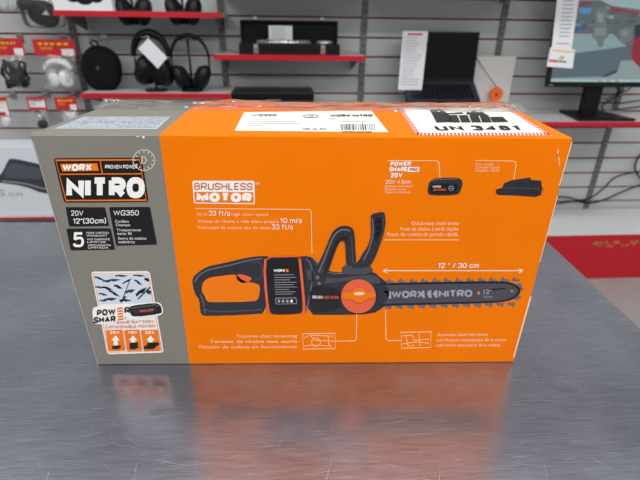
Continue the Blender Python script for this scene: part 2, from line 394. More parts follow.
# ================================================================== CARTON
H, D, W2 = .264845, .18571, .245
skew = .010
g1 = on_y(190, 366, 0); g2 = on_y(159, 134.3, 0); g3 = on_z(195, 105, H)
gb = (g2.x - g1.x) / (g2.z - g1.z); ga = g1.x - gb * g1.z; gk = (g3.x - (ga + gb * H)) / g3.y
def carton_material():
    m = bpy.data.materials.new('printed_cardboard'); m.use_nodes = True; nt = m.node_tree; N = nt.nodes; L = nt.links; p = N['Principled BSDF']
    p.inputs['Roughness'].default_value = .5; p.inputs['Specular IOR Level'].default_value = .08
    tc = N.new('ShaderNodeTexCoord')
    dt = N.new('ShaderNodeVectorMath'); dt.operation = 'DOT_PRODUCT'; dt.inputs[1].default_value = (1, -gk, -gb); L.new(tc.outputs['Object'], dt.inputs[0])
    gt = N.new('ShaderNodeMath'); gt.operation = 'GREATER_THAN'; gt.inputs[1].default_value = ga; L.new(dt.outputs['Value'], gt.inputs[0])
    n = N.new('ShaderNodeTexNoise'); n.inputs['Scale'].default_value = 9; n.inputs['Detail'].default_value = 5; L.new(tc.outputs['Object'], n.inputs['Vector'])
    mx = N.new('ShaderNodeMix'); mx.data_type = 'RGBA'; mx.inputs[6].default_value = lin(GREY); mx.inputs[7].default_value = lin(ORANGE); L.new(gt.outputs[0], mx.inputs[0])
    hs = N.new('ShaderNodeHueSaturation'); L.new(mx.outputs[2], hs.inputs['Color'])
    r = N.new('ShaderNodeMapRange'); r.inputs[1].default_value = .3; r.inputs[2].default_value = .7; r.inputs[3].default_value = .96; r.inputs[4].default_value = 1.03
    L.new(n.outputs[0], r.inputs[0]); L.new(r.outputs[0], hs.inputs['Value']); L.new(hs.outputs[0], p.inputs['Base Color'])
    bp = N.new('ShaderNodeBump'); bp.inputs['Strength'].default_value = .12; bp.inputs['Distance'].default_value = .004; L.new(n.outputs[0], bp.inputs['Height']); L.new(bp.outputs[0], p.inputs['Normal'])
    return m
M_carton = carton_material()
carton = empty('power_tool_carton', 'large orange and grey cordless chainsaw carton standing on the steel counter', 'box')
b = MB(); bm = b.bm
xl0 = on_y(92, 366, 0).x; xcr = on_y(98.5, 366, 0).x; xr0 = on_y(514, 361.5, 0).x; xlt = on_y(29.5, 134, 0).x; xrt = on_y(572.7, 138, 0).x
V = [bm.verts.new(v) for v in ((xcr, 0, .0004), (xr0, 0, .0004), (xrt, 0, H), (xlt, 0, H), (xl0 + .001, .016, .0004),
                               (xl0 + skew, D, .0004), (xr0 + skew, D, .0004), (xrt + skew, D, H), (xlt + skew, D, H))]
for f in ((0, 1, 2, 3), (0, 3, 4), (4, 3, 8, 5), (1, 6, 7, 2), (6, 5, 8, 7), (3, 2, 7, 8), (0, 4, 5, 6, 1)):
    bm.faces.new([V[i] for i in f])
b.mi(M_carton)
body = b.build('carton_body', carton)
bv = body.modifiers.new('bevel', 'BEVEL'); bv.width = .0012; bv.segments = 3
front = lambda x, y: on_y(x, y, 0)
top = lambda x, y: on_z(x, y, H)
NF, NT = (0, -1, 0), (0, 0, 1)

# --- brand panel
p = Print(front, NF)
p.rnd([(53.6, 158.2), (141.8, 157.6), (148.8, 202), (64.2, 202.6)], 3, I_black)
p.layer(1).line([(56, 160.2), (139.8, 159.6), (146.4, 200), (66.2, 200.4)], 1.1, I_orange, closed=True)
p.line([(59.2, 174.2), (142.1, 173.6)], 1.1, I_orange).line([(100.2, 160), (102.5, 173.8)], 1.0, I_orange)
p.poly([(60.6, 163.8), (97.3, 163.2), (99, 170.6), (62.4, 171.2)], I_orange)
p.layer(2).text('WORX', 62.6, 171.1, 92, 170.7, 7.2, I_white, t=.30, gap=.03)
p.text('PROVEN POWER', 105.3, 168.6, 137.8, 168.4, 4.0, I_white, t=.19, gap=.1)
p.text('NITRO', 66.6, 198.3, 145, 197.9, 21, I_white, t=.30, gap=.045)
p.build('brand_panel', carton)
# --- round stamp
p = Print(front, NF, base=.0006)
ring = [(144.2 + 11 * math.cos(a * PI / 20), 160 + 10.3 * math.sin(a * PI / 20)) for a in range(40)]
p.line(ring, .55, I_white, closed=True)
for a in range(12):
    c, s_ = math.cos(a * PI / 6), math.sin(a * PI / 6); p.line([(144.2 + 8 * c, 160 + 7.5 * s_), (144.2 + 9.8 * c, 160 + 9.2 * s_)], .7, I_white)
p.line([(142.2, 156.5), (142.2, 163.5), (145, 163), (147, 160), (145, 156.8)], .6, I_white, closed=True)
p.build('date_stamp', carton)
# --- specification panels
p = Print(front, NF)
p.rnd([(65.6, 207.1), (105.2, 207.2), (109.2, 226), (69.4, 226.6)], 1.5, I_black)
p.layer(1).text('20V', 71.3, 215.6, 83.5, 215.5, 5.2, I_white, t=.13).text('12"(30cm)', 73.2, 223.6, 106.2, 223.2, 5.4, I_white, t=.15)
p.build('voltage_panel', carton)
p = Print(front, NF)
p.rnd([(66.3, 228.5), (110.8, 228.3), (115.2, 249.6), (70.8, 250.4)], 1.5, I_black)
p.layer(1).text('5', 73.4, 247, 84.2, 247, 15, I_white, t=.17)
for y, x1, t in ((233.6, 109, 'YEAR LIMITED'), (236.4, 107.5, 'WARRANTY'), (240, 110, 'ANS GARANTIE'), (242.8, 106, 'LIMITEE'), (246, 111, 'ANOS GARANTIA'), (248.4, 108.5, 'LIMITADA')):
    p.text(t, 86 + (y - 233) * .15, y, x1, y, 1.9, I_white)
p.build('warranty_panel', carton)
p = Print(front, NF)
p.rnd([(109, 207.1), (150, 206.8), (157.2, 244.6), (116.2, 245.6)], 1.5, I_black)
p.layer(1).text('WG350', 113.6, 215.4, 139, 215.2, 5.2, I_white, t=.13)
for y, x1, t in ((222.4, 129, 'Cordless'), (226, 130.5, 'Chainsaw'), (231, 141, 'Tronçonneuse'), (234.6, 131.5, 'sans fil'), (239.4, 146.5, 'Sierra de cadena'), (243, 135, 'inalámbrica')):
    p.text(t, 114 + (y - 215) * .17, y, x1, y, 2.6, I_white)
p.build('model_panel', carton)
# --- battery platform sticker
p = Print(front, NF, base=.0002)
p.rnd([(91, 271.6), (149.6, 271), (163.8, 352.4), (107.6, 354.2)], 3, I_white)
p.layer(1).line([(92.8, 273.2), (148.2, 272.8), (161.9, 350.6), (109, 352.2)], .5, I_salmon, closed=True)
p.poly([(94, 274), (147.6, 273.6), (153.2, 303), (100.4, 304)], I_sky)
p.layer(2)
random.seed(3)
for (x, y, w, h, a) in ((99, 278, 9, 2.4, .3), (106, 281, 7, 2.2, .1), (121, 275.6, 11, 2.2, 0), (139, 275.4, 11, 2, .05), (113, 280, 12, 3, -.1), (127, 281, 10, 2, -.5), (138, 282, 8, 3, .6), (147, 279.5, 5, 4, .3),
                        (99, 287, 7, 2.2, .1), (107, 288, 10, 3.2, .25), (118, 286.5, 8, 3.4, .35), (114, 293, 11, 3, .5), (103, 294, 8, 2.4, .2), (130, 291, 9, 4, -.3), (141, 291.6, 12, 4.4, -.65), (149, 292, 4, 6, -.4), (110, 299, 12, 3.2, -.1), (125, 300, 11, 2.6, 0), (103, 300.5, 6, 2, 0)):
    c, s_ = math.cos(a), math.sin(a); q = [(-w / 2, -h * .25), (-w * .1, -h / 2), (w * .25, -h * .35), (w / 2, -h * .1), (w / 2, h * .15), (w * .1, h * .5), (-w * .15, h * .15), (-w / 2, h * .35)]
    p.poly([(x + u * c - v * s_, y + u * s_ + v * c) for u, v in q], random.choice((I_dark, I_mid, I_deep)))
    p.line([(x - w * .5 * c, y - w * .5 * s_ - h * .2), (x + w * .62 * c, y + w * .62 * s_)], .5, I_dark)
p.line([(130, 280), (123, 298)], .8, I_dark).line([(121, 302), (126, 296)], 1.8, I_dark).line([(138, 299), (150, 287)], 1.4, I_dark)
p.layer(3).poly([(92.4, 308), (97, 306), (126, 302.6), (131, 303.6), (158, 301.4), (162, 304), (164, 312), (160, 315.5), (132, 318.4), (126, 321.4), (97, 324.4), (93.6, 322)], I_white, 1)
p.layer(4).text('POW', 97.2, 315.6, 116, 314.2, 6.4, I_black, t=.27, gap=.08).text('R', 124.6, 313.2, 130.6, 312.6, 6.4, I_black, t=.27, gap=.08).text('SHAR', 94, 323, 116, 321.4, 6.4, I_black, t=.27, gap=.08)
for k in range(5): p.poly([(117.3 + k * .25, 307.3 + k * 2.7), (123 + k * .2, 306.7 + k * 2.7), (123.2 + k * .2, 308.5 + k * 2.7), (117.5 + k * .25, 309.1 + k * 2.7)], I_orange)
p.text('®', 125, 318.6, 127, 318.4, 2, I_black)
p.poly([(129.6, 306.6), (133, 305), (155, 302.2), (160.4, 304), (162.6, 310.4), (160.8, 313.4), (135, 316.6), (130.4, 314)], I_black, 1)
p.layer(5).poly([(133, 309), (155, 306), (158, 307.2), (158.6, 310.2), (136, 313.2), (133.4, 312)], I_dark, 1)
p.layer(6).text('POWER', 140.5, 311.8, 154, 310.2, 2.4, I_salmon, t=.22).line([(131.4, 307.6), (155, 304), (159.6, 305.4)], .9, I_light); p.layer(5)
p.text('SAME BATTERY', 117, 323.2, 154.6, 322.2, 3.0, I_brown, t=.15).text('EXPANDABLE POWER', 105.8, 327.8, 155.6, 326.8, 3.0, I_brown, t=.15)
for (x0, x1, t, n) in ((106.6, 123.2, '20V', 1), (124.8, 140, '40V', 2), (141.6, 158.2, '60V', 4)):
    p.layer(4).rnd([(x0 - .6, 329.6), (x1 - .6, 329), (x1 + 2.6, 350), (x0 + 2.6, 350.6)], 1, I_orange)
    cx = (x0 + x1) / 2 + .9; p.layer(5).text(t, cx - 5.6, 333.4, cx + 4.4, 333.2, 3.0, I_white, t=.22)
    p.poly([(cx + .2, 334.8), (cx + 4.4, 339.6), (cx + 2.2, 339.6), (cx + 2.6, 345), (cx - 1.6, 345), (cx - 2, 339.6), (cx - 4.2, 339.6)], I_white)
    p.layer(6)
    for k in range(n):
        ox = (0, 0, -3.6, 3.6)[k] if n == 4 else 0; oy = (0, -3)[k % 2] if n > 1 else 0
        p.poly([(cx - 3.6 + ox, 345.8 + oy), (cx - 1 + ox, 344.6 + oy), (cx + 5 + ox, 344.6 + oy), (cx + 5.6 + ox, 346.6 + oy), (cx + 2 + ox, 348.6 + oy), (cx - 3 + ox, 348.2 + oy)], I_black)
p.build('battery_platform_sticker', carton)
# --- motor badge
p = Print(front, NF)
p.rnd([(192.4, 180.6), (254.4, 180.8), (255, 204.2), (194, 203.4)], 2, I_white)
p.layer(1).rnd([(194.2, 191.6), (253.4, 192), (253.8, 203), (195, 202.2)], 1.6, I_orange)
p.text('BRUSHLESS', 194.4, 189.6, 252.6, 189.9, 7.0, I_brown, t=.15)
p.layer(2).text('MOTOR', 196.6, 201.4, 252, 202, 9.2, I_white, t=.34, gap=.06)
p.layer(1).text('TM', 255.4, 184.4, 259.4, 184.4, 2, I_white)
p.build('motor_badge', carton)
# --- speed caption with leader line
p = Print(front, NF)
p.line([(195.4, 208.4), (307, 209.4), (310, 210), (311.2, 213), (312, 254)], .7, I_peach)
p.text('Up to', 196.6, 215.4, 207.4, 215.4, 3.0, I_peach).text('33 ft/s', 208.8, 215.6, 230, 215.7, 5.0, I_white, t=.12).text('high chain speed', 231.6, 215.6, 268, 215.8, 3.0, I_peach)
p.text("Vitesse de chaîne à vide allant jusqu'à", 197.4, 222.4, 278.6, 222.9, 3.0, I_peach).text('10 m/s', 280.2, 222.9, 302, 222.9, 5.0, I_white, t=.12)
p.text('Velocidad de cadena alta de hasta', 197.6, 228.8, 270.6, 229.2, 3.0, I_peach).text('33 ft/s', 272, 229.3, 293, 229.4, 5.0, I_white, t=.12)
p.build('speed_caption', carton)

# --- chainsaw picture
p = Print(front, NF)
# rear handle and tank
p.poly([(192, 281), (194, 276), (199, 271.6), (207, 266.4), (226, 262.6), (246, 257.6), (264, 255.6), (270, 257), (270, 313), (240, 315), (207, 316), (202, 315), (200, 311), (199.6, 300), (194.4, 293)], I_dark, 1)
p.layer(1).poly([(202.6, 283), (205.6, 279.6), (211, 277), (224, 275.4), (236, 274), (243, 281), (258, 283.4), (260.4, 287), (258.6, 299), (254, 301.4), (210, 302.2), (206.6, 300.6), (205, 296), (201.6, 291)], I_orange, 1)
p.poly([(236, 275), (240, 273.6), (251.6, 277), (251, 280.6), (243, 283.4), (237.4, 280)], I_salmon, 1)
p.line([(194.4, 282), (198.6, 275), (208, 269.4), (228, 265.4), (247, 260.4), (262, 258.4)], 1.3, I_light, smooth=2)
p.line([(203, 306), (208, 311.6), (236, 311), (262, 309.4)], 1.6, I_mid, smooth=2).line([(200.4, 294), (203.4, 301), (205, 313)], 1, I_light, smooth=2)
p.line([(250, 262.6), (262, 261.4), (262.6, 278), (254, 280)], 1, I_mid, smooth=1)
# engine body and cover
p.layer(0).poly([(296, 258), (305, 255.4), (314, 258), (322, 268), (336, 273), (360, 270.6), (374, 271.6), (381, 278), (388, 283), (391, 290), (389, 301), (382, 308.6), (372, 314), (340, 315), (304, 314.6)], I_dark, 1)
p.layer(1).poly([(306, 268), (318, 273), (330, 279), (352, 276), (374, 274), (382, 281), (378, 284), (350, 280), (324, 284), (308, 281)], I_mid, 1)
p.poly([(310, 286), (326, 286), (341, 290), (342, 304), (334, 312), (309, 312)], I_deep, 1)
p.line([(306, 258.4), (311, 263), (313, 277), (309, 300), (306, 312)], 1.1, I_light, smooth=2)
p.line([(313, 258), (322, 270), (334, 274), (360, 272)], 1, I_light, smooth=2)
p.layer(2).text('BRUSH', 312.6, 298, 322.4, 298.2, 2.6, I_white, .02).text('LESS', 323.6, 298.2, 329, 298.3, 2.6, I_salmon, .02).text('MOTOR', 330, 298.3, 338.6, 298.4, 2.6, I_salmon, .02)
# battery pack with its printed label
p.layer(2).poly([(262, 262), (266, 256.6), (300, 255.2), (303.4, 259), (306.6, 308), (303, 313.6), (271, 314.6), (267, 310)], I_deep, 1)
p.layer(3).line([(265.4, 258.6), (264.6, 275), (268, 311), (271, 314)], 2.4, I_salmon, smooth=1).line([(299.6, 257), (302, 280), (304.6, 309), (302, 313.6)], 2.6, I_salmon, smooth=1)
p.line([(267, 259), (271, 256.6), (297, 256), (300.6, 258.6)], 1.2, I_salmon)
p.poly([(268, 264), (271, 260.6), (296, 260), (299, 263), (301.6, 304), (298.6, 307.6), (273.4, 308.4), (270.6, 305)], I_black, 1)
p.layer(4).text('WORX', 273.6, 271.6, 285, 271.5, 3.0, I_white, t=.26, gap=.05).poly([(285.8, 268.6), (288.4, 268.5), (288.6, 271.5), (286, 271.6)], I_orange)
for k, (y, l) in enumerate(((274.4, 20), (277, 22), (279.4, 16), (281.8, 22), (284.2, 19), (286.6, 22), (289, 14), (291.4, 20), (293.6, 17))):
    x = 273.8 + (y - 272) * .07; p.line([(x, y), (x + l, y - .1)], .55, I_pale)
p.rnd([(275.2, 297.4), (296.4, 297), (296.9, 303.4), (275.8, 303.8)], .8, I_pale)
p.layer(5).rnd([(275.8, 298), (295.8, 297.6), (296.3, 302.8), (276.4, 303.2)], .6, I_black)
for k in range(4): p.layer(6).ell2(279 + k * 4.2, 300.4, 1.4, 1.6, I_pale if k < 3 else I_white, 12)
# front handle
p.layer(3).poly([(312, 281), (317, 266), (325, 250), (331, 234), (335, 229), (340, 225.8), (348, 225.4), (353, 228), (354.6, 234), (355.4, 250), (356.4, 264), (346, 266), (345.6, 252), (345, 243), (343.4, 240.6), (340.6, 241), (337.6, 245), (333, 258), (328, 272), (325, 283), (316, 284)], I_dark, 1)
p.layer(4).line([(318.6, 272), (326, 254), (333, 236), (338.6, 230), (346, 229), (350, 231)], 1.6, I_light, smooth=2).line([(324, 274), (331, 256), (336.4, 242), (341, 237.4), (347, 238)], 2.6, I_deep, smooth=2).line([(351.4, 236), (352.2, 250), (352.8, 262)], 1.2, I_mid, smooth=1)
p.ell2(317.4, 277, 2, 2, I_light, 12).ell2(319, 283, 1.8, 1.8, I_light, 12).ell2(322, 270.6, 1.6, 1.6, I_mid, 12)
# hand guard
p.layer(3.35).poly([(370.4, 217), (372, 213.4), (382.4, 211.4), (385, 213), (385.6, 226), (380.4, 244), (373, 262), (368, 267), (352, 268), (352, 264), (358.6, 261), (362, 254), (368, 246), (371.4, 234)], I_dark, 1)
p.layer(4).poly([(374.4, 218), (381.6, 216), (382.6, 226), (378.4, 241), (374, 240), (375.6, 229)], I_deep, 1)
p.line([(372, 218), (373.4, 231), (370.4, 246), (363.4, 260)], 1.3, I_light, smooth=2).line([(376.4, 222), (381.4, 221)], .8, I_light).line([(376.4, 227.6), (381, 226.6)], .8, I_light).line([(375.6, 234), (379.6, 233)], .8, I_light).line([(382.8, 214), (383.6, 226), (379, 242)], .8, I_mid, smooth=1)
p.layer(2.6).poly([(342, 265), (357, 262), (370, 264), (374, 273), (342, 275)], I_mid, 1)
# bar, chain, knob
p.layer(1).poly([(376, 283.6), (400, 282.4), (500, 280.8), (512, 282.2), (519.4, 286.6), (521, 291), (517, 297), (508, 301.2), (490, 303), (400, 305.2), (376, 306)], I_deep, 1)
p.layer(2).poly([(378, 285.4), (400, 284.4), (500, 282.8), (511, 284.4), (517, 288), (518, 291), (514, 296), (507, 299.2), (490, 301), (400, 303), (378, 304)], I_mid, 1)
for k in range(12):
    x = 386 + k * 11.4; y = 283 - k * .17
    p.layer(1).poly([(x, y), (x + 1.4, y - 3.4), (x + 3.6, y - 4.8), (x + 4.2, y - 2), (x + 7.6, y - 2.6), (x + 8.6, y)], I_light)
    x = 384 + k * 11.2; y = 305.2 - k * .26
    p.poly([(x, y), (x + 1.2, y + 3), (x + 4, y + 2.6), (x + 5.4, y + 4.4), (x + 7, y + 3.8), (x + 8, y)], I_light)
p.poly([(516, 284), (520.6, 282.6), (522, 286.4), (523.4, 290), (520, 290)], I_light).poly([(518, 295), (521.6, 297), (517, 300), (513.6, 299)], I_light)
p.layer(3).text('WORX', 391.4, 297.8, 424, 297.2, 7.2, I_pale, t=.25, gap=.06).text('NITRO', 438.4, 297, 472, 296.4, 7.2, I_pale, t=.25, gap=.06)
p.poly([(386.6, 291), (391, 290.9), (391, 298.2), (388, 298.2)], I_pale).poly([(422, 290.1), (437, 289.8), (437.4, 297.2), (422.6, 297.6)], I_pale)
p.layer(4).poly([(424, 290), (428.4, 290), (426.6, 293.4), (429, 297.4), (424.8, 297.5)], I_mid).poly([(431, 289.8), (435, 289.7), (432.4, 293.2), (435.4, 297.2), (431.4, 297.4)], I_mid)
p.layer(3).text('12"', 483.4, 293.4, 491.6, 293.2, 4, I_pale, .02).text('30cm', 483, 297.4, 492, 297.2, 2.2, I_pale).ell2(478.4, 292.6, 1.5, 1.5, I_orange, 12)
p.poly([(488, 289.5), (492, 288.5), (504, 287.4), (506, 288.6), (493, 290)], I_deep).ell2(511.6, 290.6, 1.1, 1.1, I_pale, 10)
p.layer(3).poly([(377, 283.6), (386, 285.4), (389.6, 291), (388, 300), (377, 305)], I_dark, 1).ell2(385.5, 291.6, 1.4, 1.6, I_pale, 12)
p.layer(4).ell2(358.4, 295.8, 17.4, 17, I_salmon, 36)
p.layer(5).poly([(342, 292), (352, 291.6), (355, 287.6), (363, 287.4), (365.6, 291.4), (375.2, 291.6), (375.4, 297), (366, 298.4), (363, 302), (355, 302), (352, 298.6), (342, 298)], I_orange, 1)
p.layer(6).line([(342.6, 298.4), (353, 299), (356, 302.4), (362.8, 302.4), (366, 298.8), (375, 297.6)], .9, I_brown, smooth=1).poly([(354, 291.4), (364, 291.2), (364.6, 294.4), (353.6, 294.6)], I_peach, 1)
p.build('chainsaw_picture', carton)
# --- bar length dimension
p = Print(front, NF)
p.line([(384, 270.6), (522, 270.6)], .7, I_white).line([(387, 268.6), (383.4, 270.6), (387, 272.6)], .7, I_white).line([(519, 268.6), (522.6, 270.6), (519, 272.6)], .7, I_white)
p.text('12 " / 30 cm', 437.6, 267.8, 478.4, 267.8, 5, I_white, t=.14, shear=.12)
p.build('bar_length_caption', carton)
# --- brake caption
p = Print(front, NF)
for t, x, y in (('Quick-stop chain brake', 411.4, 224.8), ('Frein de chaîne à arrêt rapide', 400.6, 230.4), ('Freno de cadena de parada rápida', 387, 235.8)): p.text(t, x, y, 459 - (y - 224) * .1, y, 3.4, I_peach, .006)
p.line([(459, 239.8), (384, 239.8)], .7, I_peach)
p.build('brake_caption', carton)
# --- battery and charger pictures
p = Print(front, NF)
p.line([(388, 160.6), (436, 160.6), (438.6, 161.6), (440, 178)], .7, I_peach)
p.text('POWER', 390.2, 166, 410.6, 166, 4.6, I_white, t=.27, gap=.06, shear=.15).text('SHARE', 389, 171.4, 406.4, 171.4, 4.6, I_white, t=.27, gap=.06, shear=.15).rnd([(408, 166.9), (419.6, 166.9), (418.8, 171.8), (407.2, 171.8)], 1, I_white)
p.layer(1).text('PRO', 409.4, 171, 417.6, 171, 3.2, I_brown, t=.25, shear=.1)
p.text('20V', 390.4, 177.6, 402, 177.6, 5, I_white, t=.24, shear=.1).text('20V 4.0Ah', 385.6, 183.6, 410.6, 183.6, 3.8, I_white, t=.12)
for t, x1, y in (('Battery included', 412, 187.2), ('Batterie incluse', 406, 190.2), ('Batería incluida', 411, 193.2)): p.text(t, 384.8, y, x1, y, 2.4, I_peach)
p.poly([(428.4, 184), (431, 180), (436, 178), (456, 177.2), (461, 179), (463, 183), (460, 192), (457, 195), (430, 195.4), (427.4, 192)], I_dark, 1)
p.layer(2).poly([(430.4, 185.6), (434, 183.8), (455, 183), (458, 184.6), (456.6, 191.4), (454, 193.2), (432, 193.4), (430, 191.6)], I_black, 1).line([(431, 181), (436, 179.4), (457, 178.6)], .8, I_light)
p.layer(3).text('WORX', 432.4, 187.4, 441, 187.2, 2, I_white, .02).text('20V POWER', 433, 190.6, 446, 190.4, 2, I_salmon, .02).ell2(451, 188, 2.7, 2.7, I_pale, 16)
p.layer(4).ell2(451, 188, 2.1, 2.1, I_black, 16); p.layer(5).line([(449.6, 188), (452.4, 188)], .7, I_pale)
p.build('battery_picture', carton)
p = Print(front, NF)
p.line([(475, 160.3), (513, 161), (515.4, 162), (516, 165), (513.4, 179.4)], .7, I_peach)
for t, x1, y in (('Dual charger', 494, 165.4), ('Chargeur rapide', 499.6, 168.4), ('Cargador rápido', 499.4, 171.4)): p.text(t, 475.6 - (y - 165) * .1, y, x1, y, 2.4, I_peach)
p.poly([(495.6, 193), (496, 189.4), (502.4, 187.6), (503.6, 183.4), (511, 180.2), (529.6, 177.4), (531.6, 180), (541, 180.4), (542, 187.6), (543.6, 188), (543.4, 190.4), (541.6, 190.6), (541, 195), (535.6, 197), (516, 195.6), (498, 195)], I_dark)
p.layer(1)
for k in range(7): p.line([(516 + k * 3.4, 182.6 - k * .1), (516.6 + k * 3.4, 187)], 1, I_deep).line([(517 + k * 3.2, 190), (517.4 + k * 3.2, 194)], 1, I_deep)
p.line([(503.6, 188), (516, 187.6), (540, 188.4)], .8, I_mid).ell2(542.6, 189.2, .9, .9, I_salmon, 10)
p.build('charger_picture', carton)
# --- tensioning caption, oiling caption
p = Print(front, NF)
for t, x, y in (('Tool-free chain tensioning', 236.6, 337.4), ('Tension de chaîne sans outils', 210, 342.8), ('Tensión de cadena sin herramientas', 198, 348.2)): p.text(t, x, y, 297, y - .2, 2.9, I_peach, .004)
p.line([(302.6, 333.6), (335, 333.2), (335.4, 348.4), (303.2, 349)], .6, I_peach, closed=True).line([(335, 341), (354.6, 340.8), (356.4, 339), (356.8, 296)], .7, I_peach)
p.line([(316 + 4.4 * math.cos(a * PI / 8), 342 + 4.4 * math.sin(a * PI / 8)) for a in range(16)], .6, I_peach, closed=True).line([(304, 338), (310, 335), (333, 336)], .6, I_peach).line([(311, 336), (314, 340), (334, 341)], .6, I_peach).line([(304, 346), (312, 345), (332, 346)], .6, I_peach).line([(328, 336), (329, 346)], .6, I_peach)
p.build('tensioning_caption', carton)
p = Print(front, NF)
for t, x1, y in (('Automatic chain lubrication', 487.4, 335.8), ('Lubrification automatique de la chaîne', 506, 341.2), ('Lubricación automática de la cadena', 500, 346.4)): p.text(t, 437.4 - (y - 335) * .1, y, x1, y - .2, 2.9, I_peach, .004)
p.line([(401, 332.2), (431, 331.6), (430.6, 347.4), (401.4, 348)], .6, I_peach, closed=True).line([(400.6, 340.4), (388, 340.6), (386, 339), (385.4, 310)], .7, I_peach)
p.line([(402, 336), (412, 335), (414, 340), (429, 339)], .6, I_peach).line([(402, 344), (416, 341.6), (429, 343)], .6, I_peach).line([(419, 333), (420, 346)], .6, I_peach).line([(406, 337), (408, 346), (414, 345)], .6, I_peach)
p.build('lubrication_caption', carton)
# --- worn white paper along the right-hand edge and a scuffed nick
p = Print(front, NF)
p.poly([(571.4, 141.6), (572.4, 141.8), (566, 164), (559.6, 186), (558.8, 185.6), (565, 164)], I_peach).poly([(557, 196), (557.8, 196.2), (540, 262), (539.4, 261.8)], I_peach).poly([(530, 296), (531.6, 296.2), (514.4, 357), (513, 357)], I_peach)
p.line([(558.2, 149), (557.4, 154), (559.2, 160), (559.6, 165.4)], .9, I_peach).line([(556.8, 152), (558, 157)], .6, I_white)
p.build('worn_edge', carton)
p = Print(front, NF); p.poly([(136, 135.4), (138.6, 135.2), (139.6, 136.6), (137, 137)], I_white).poly([(142, 136.4), (144.4, 136), (144.8, 138), (143, 138.4)], I_white).line([(30.4, 135.4), (158, 135.6)], .7, ink('worn_grey', (176, 171, 160))); p.line([(33.4, 141), (64, 250), (98, 364.4)], .7, ink('worn_grey', (170, 165, 154)))
p.build('scuffed_corner', carton)

# --- top labels
p = Print(top, NT)
p.poly([(83.4, 116.9), (170.4, 116.9), (157.2, 129.2), (54, 128.8)], mat('ink_fine_text_label', (186, 194, 206), .35))
p.layer(1)
for k in range(9):
    y = 118 + k * 1.2; x0 = 81.5 - k * 2.9; x1 = 168 - k * 1.35; x = x0
    while x < x1 - 3:
        l = random.uniform(2, 7); p.line([(x, y), (min(x + l, x1), y)], .32, I_mid if random.random() < .5 else I_pale); x += l + random.uniform(.5, 1.4)
p.build('notice_label', carton)
p = Print(top, NT)
p.poly([(244, 112.4), (371.4, 110.6), (388.4, 132.4), (234.6, 130.8)], I_white)
p.layer(1).text('WG350', 250.8, 116.8, 276.6, 116.6, 2.2, I_black, t=.2).text('WORX NITRO', 330, 117.2, 372.6, 117, 2.4, I_black, t=.3, gap=.05)
p.line([(310.6 + 0 + 7.4 * math.cos(a * PI / 10), 116.6 + 1.5 * math.sin(a * PI / 10)) for a in range(20)], .6, I_deep, closed=True).text('US', 313 - 5, 117.4, 313, 117.4, 1.6, I_deep)
for y, x0, x1 in ((119.4, 250, 278), (121.8, 249, 296), (123.8, 247.4, 300), (126, 246.4, 262), (128.4, 245, 276)): p.line([(x0, y), (x1, y)], .45, I_pale)
p.text('CSA  UL  FCC', 303, 130, 327, 130.4, 1.8, I_mid, .03).text('4.0Ah', 328, 119.8, 336, 119.8, 1.4, I_mid)
x = 340.4
while x < 374:
    w = random.choice((.5, .5, .9, 1.3)); p.line([(x, 124.2), (x + .9, 130.6)], w, I_deep); x += w + random.choice((.6, .9, 1.2))
p.line([(342, 132), (372, 132.2)], .6, I_deep).line([(338, 121.8), (368, 121.8)], .4, I_pale)
p.build('shipping_label', carton)
p = Print(top, NT)
Q = [(397.4, 106.8), (504.6, 105.6), (552.4, 135.6), (416.6, 135.4)]
def bil(u, v, Q=Q): return tuple((Q[0][i] * (1 - u) + Q[1][i] * u) * (1 - v) + (Q[3][i] * (1 - u) + Q[2][i] * u) * v for i in (0, 1))
p.poly(Q, I_white)
p.layer(1)
for k in range(36):
    u = k / 36; du = .014; sl = .013
    for v0, v1 in ((.0, .06), (.915, 1.)): p.poly([bil(u + sl, v0), bil(u + sl + du, v0), bil(u + du, v1), bil(u, v1)], I_red)
for k in range(18):
    v = k / 18; dv = .030
    for u0, u1 in ((.0, .035), (.965, 1.)): p.poly([bil(u0, v + .012), bil(u1, v), bil(u1, v + dv), bil(u0, v + dv + .012)], I_red)
# battery pictogram: a pile of cells, one broken, one flaming
p.poly([(429.6, 110.4), (442, 110.0), (448.6, 114.6), (452, 122.6), (436.4, 123), (431.8, 114)], I_black)
p.poly([(432, 109.2), (440, 109), (441, 109.8), (432.6, 110)], I_black)
for x in (448, 458.4, 468.8, 479.2): p.poly([(x, 115.4), (x + 9, 115.2), (x + 12.6, 122.8), (x + 3, 122.9)], I_black)
p.poly([(489.6, 117.2), (502.6, 117), (508.6, 122.4), (492.4, 122.7)], I_black)
p.poly([(444, 113.6), (462, 112.6), (464, 114.2), (446, 114.8)], I_black)
p.poly([(466, 114.6), (467, 112), (470.6, 113), (473, 110.2), (478, 112.6), (481.6, 111.8), (487, 115.2), (478, 116)], I_black)
p.text('UN 3481', 437.4, 131, 521.4, 130.8, 5, I_black, t=.26, gap=.17, shear=-.9)
p.build('lithium_battery_label', carton)
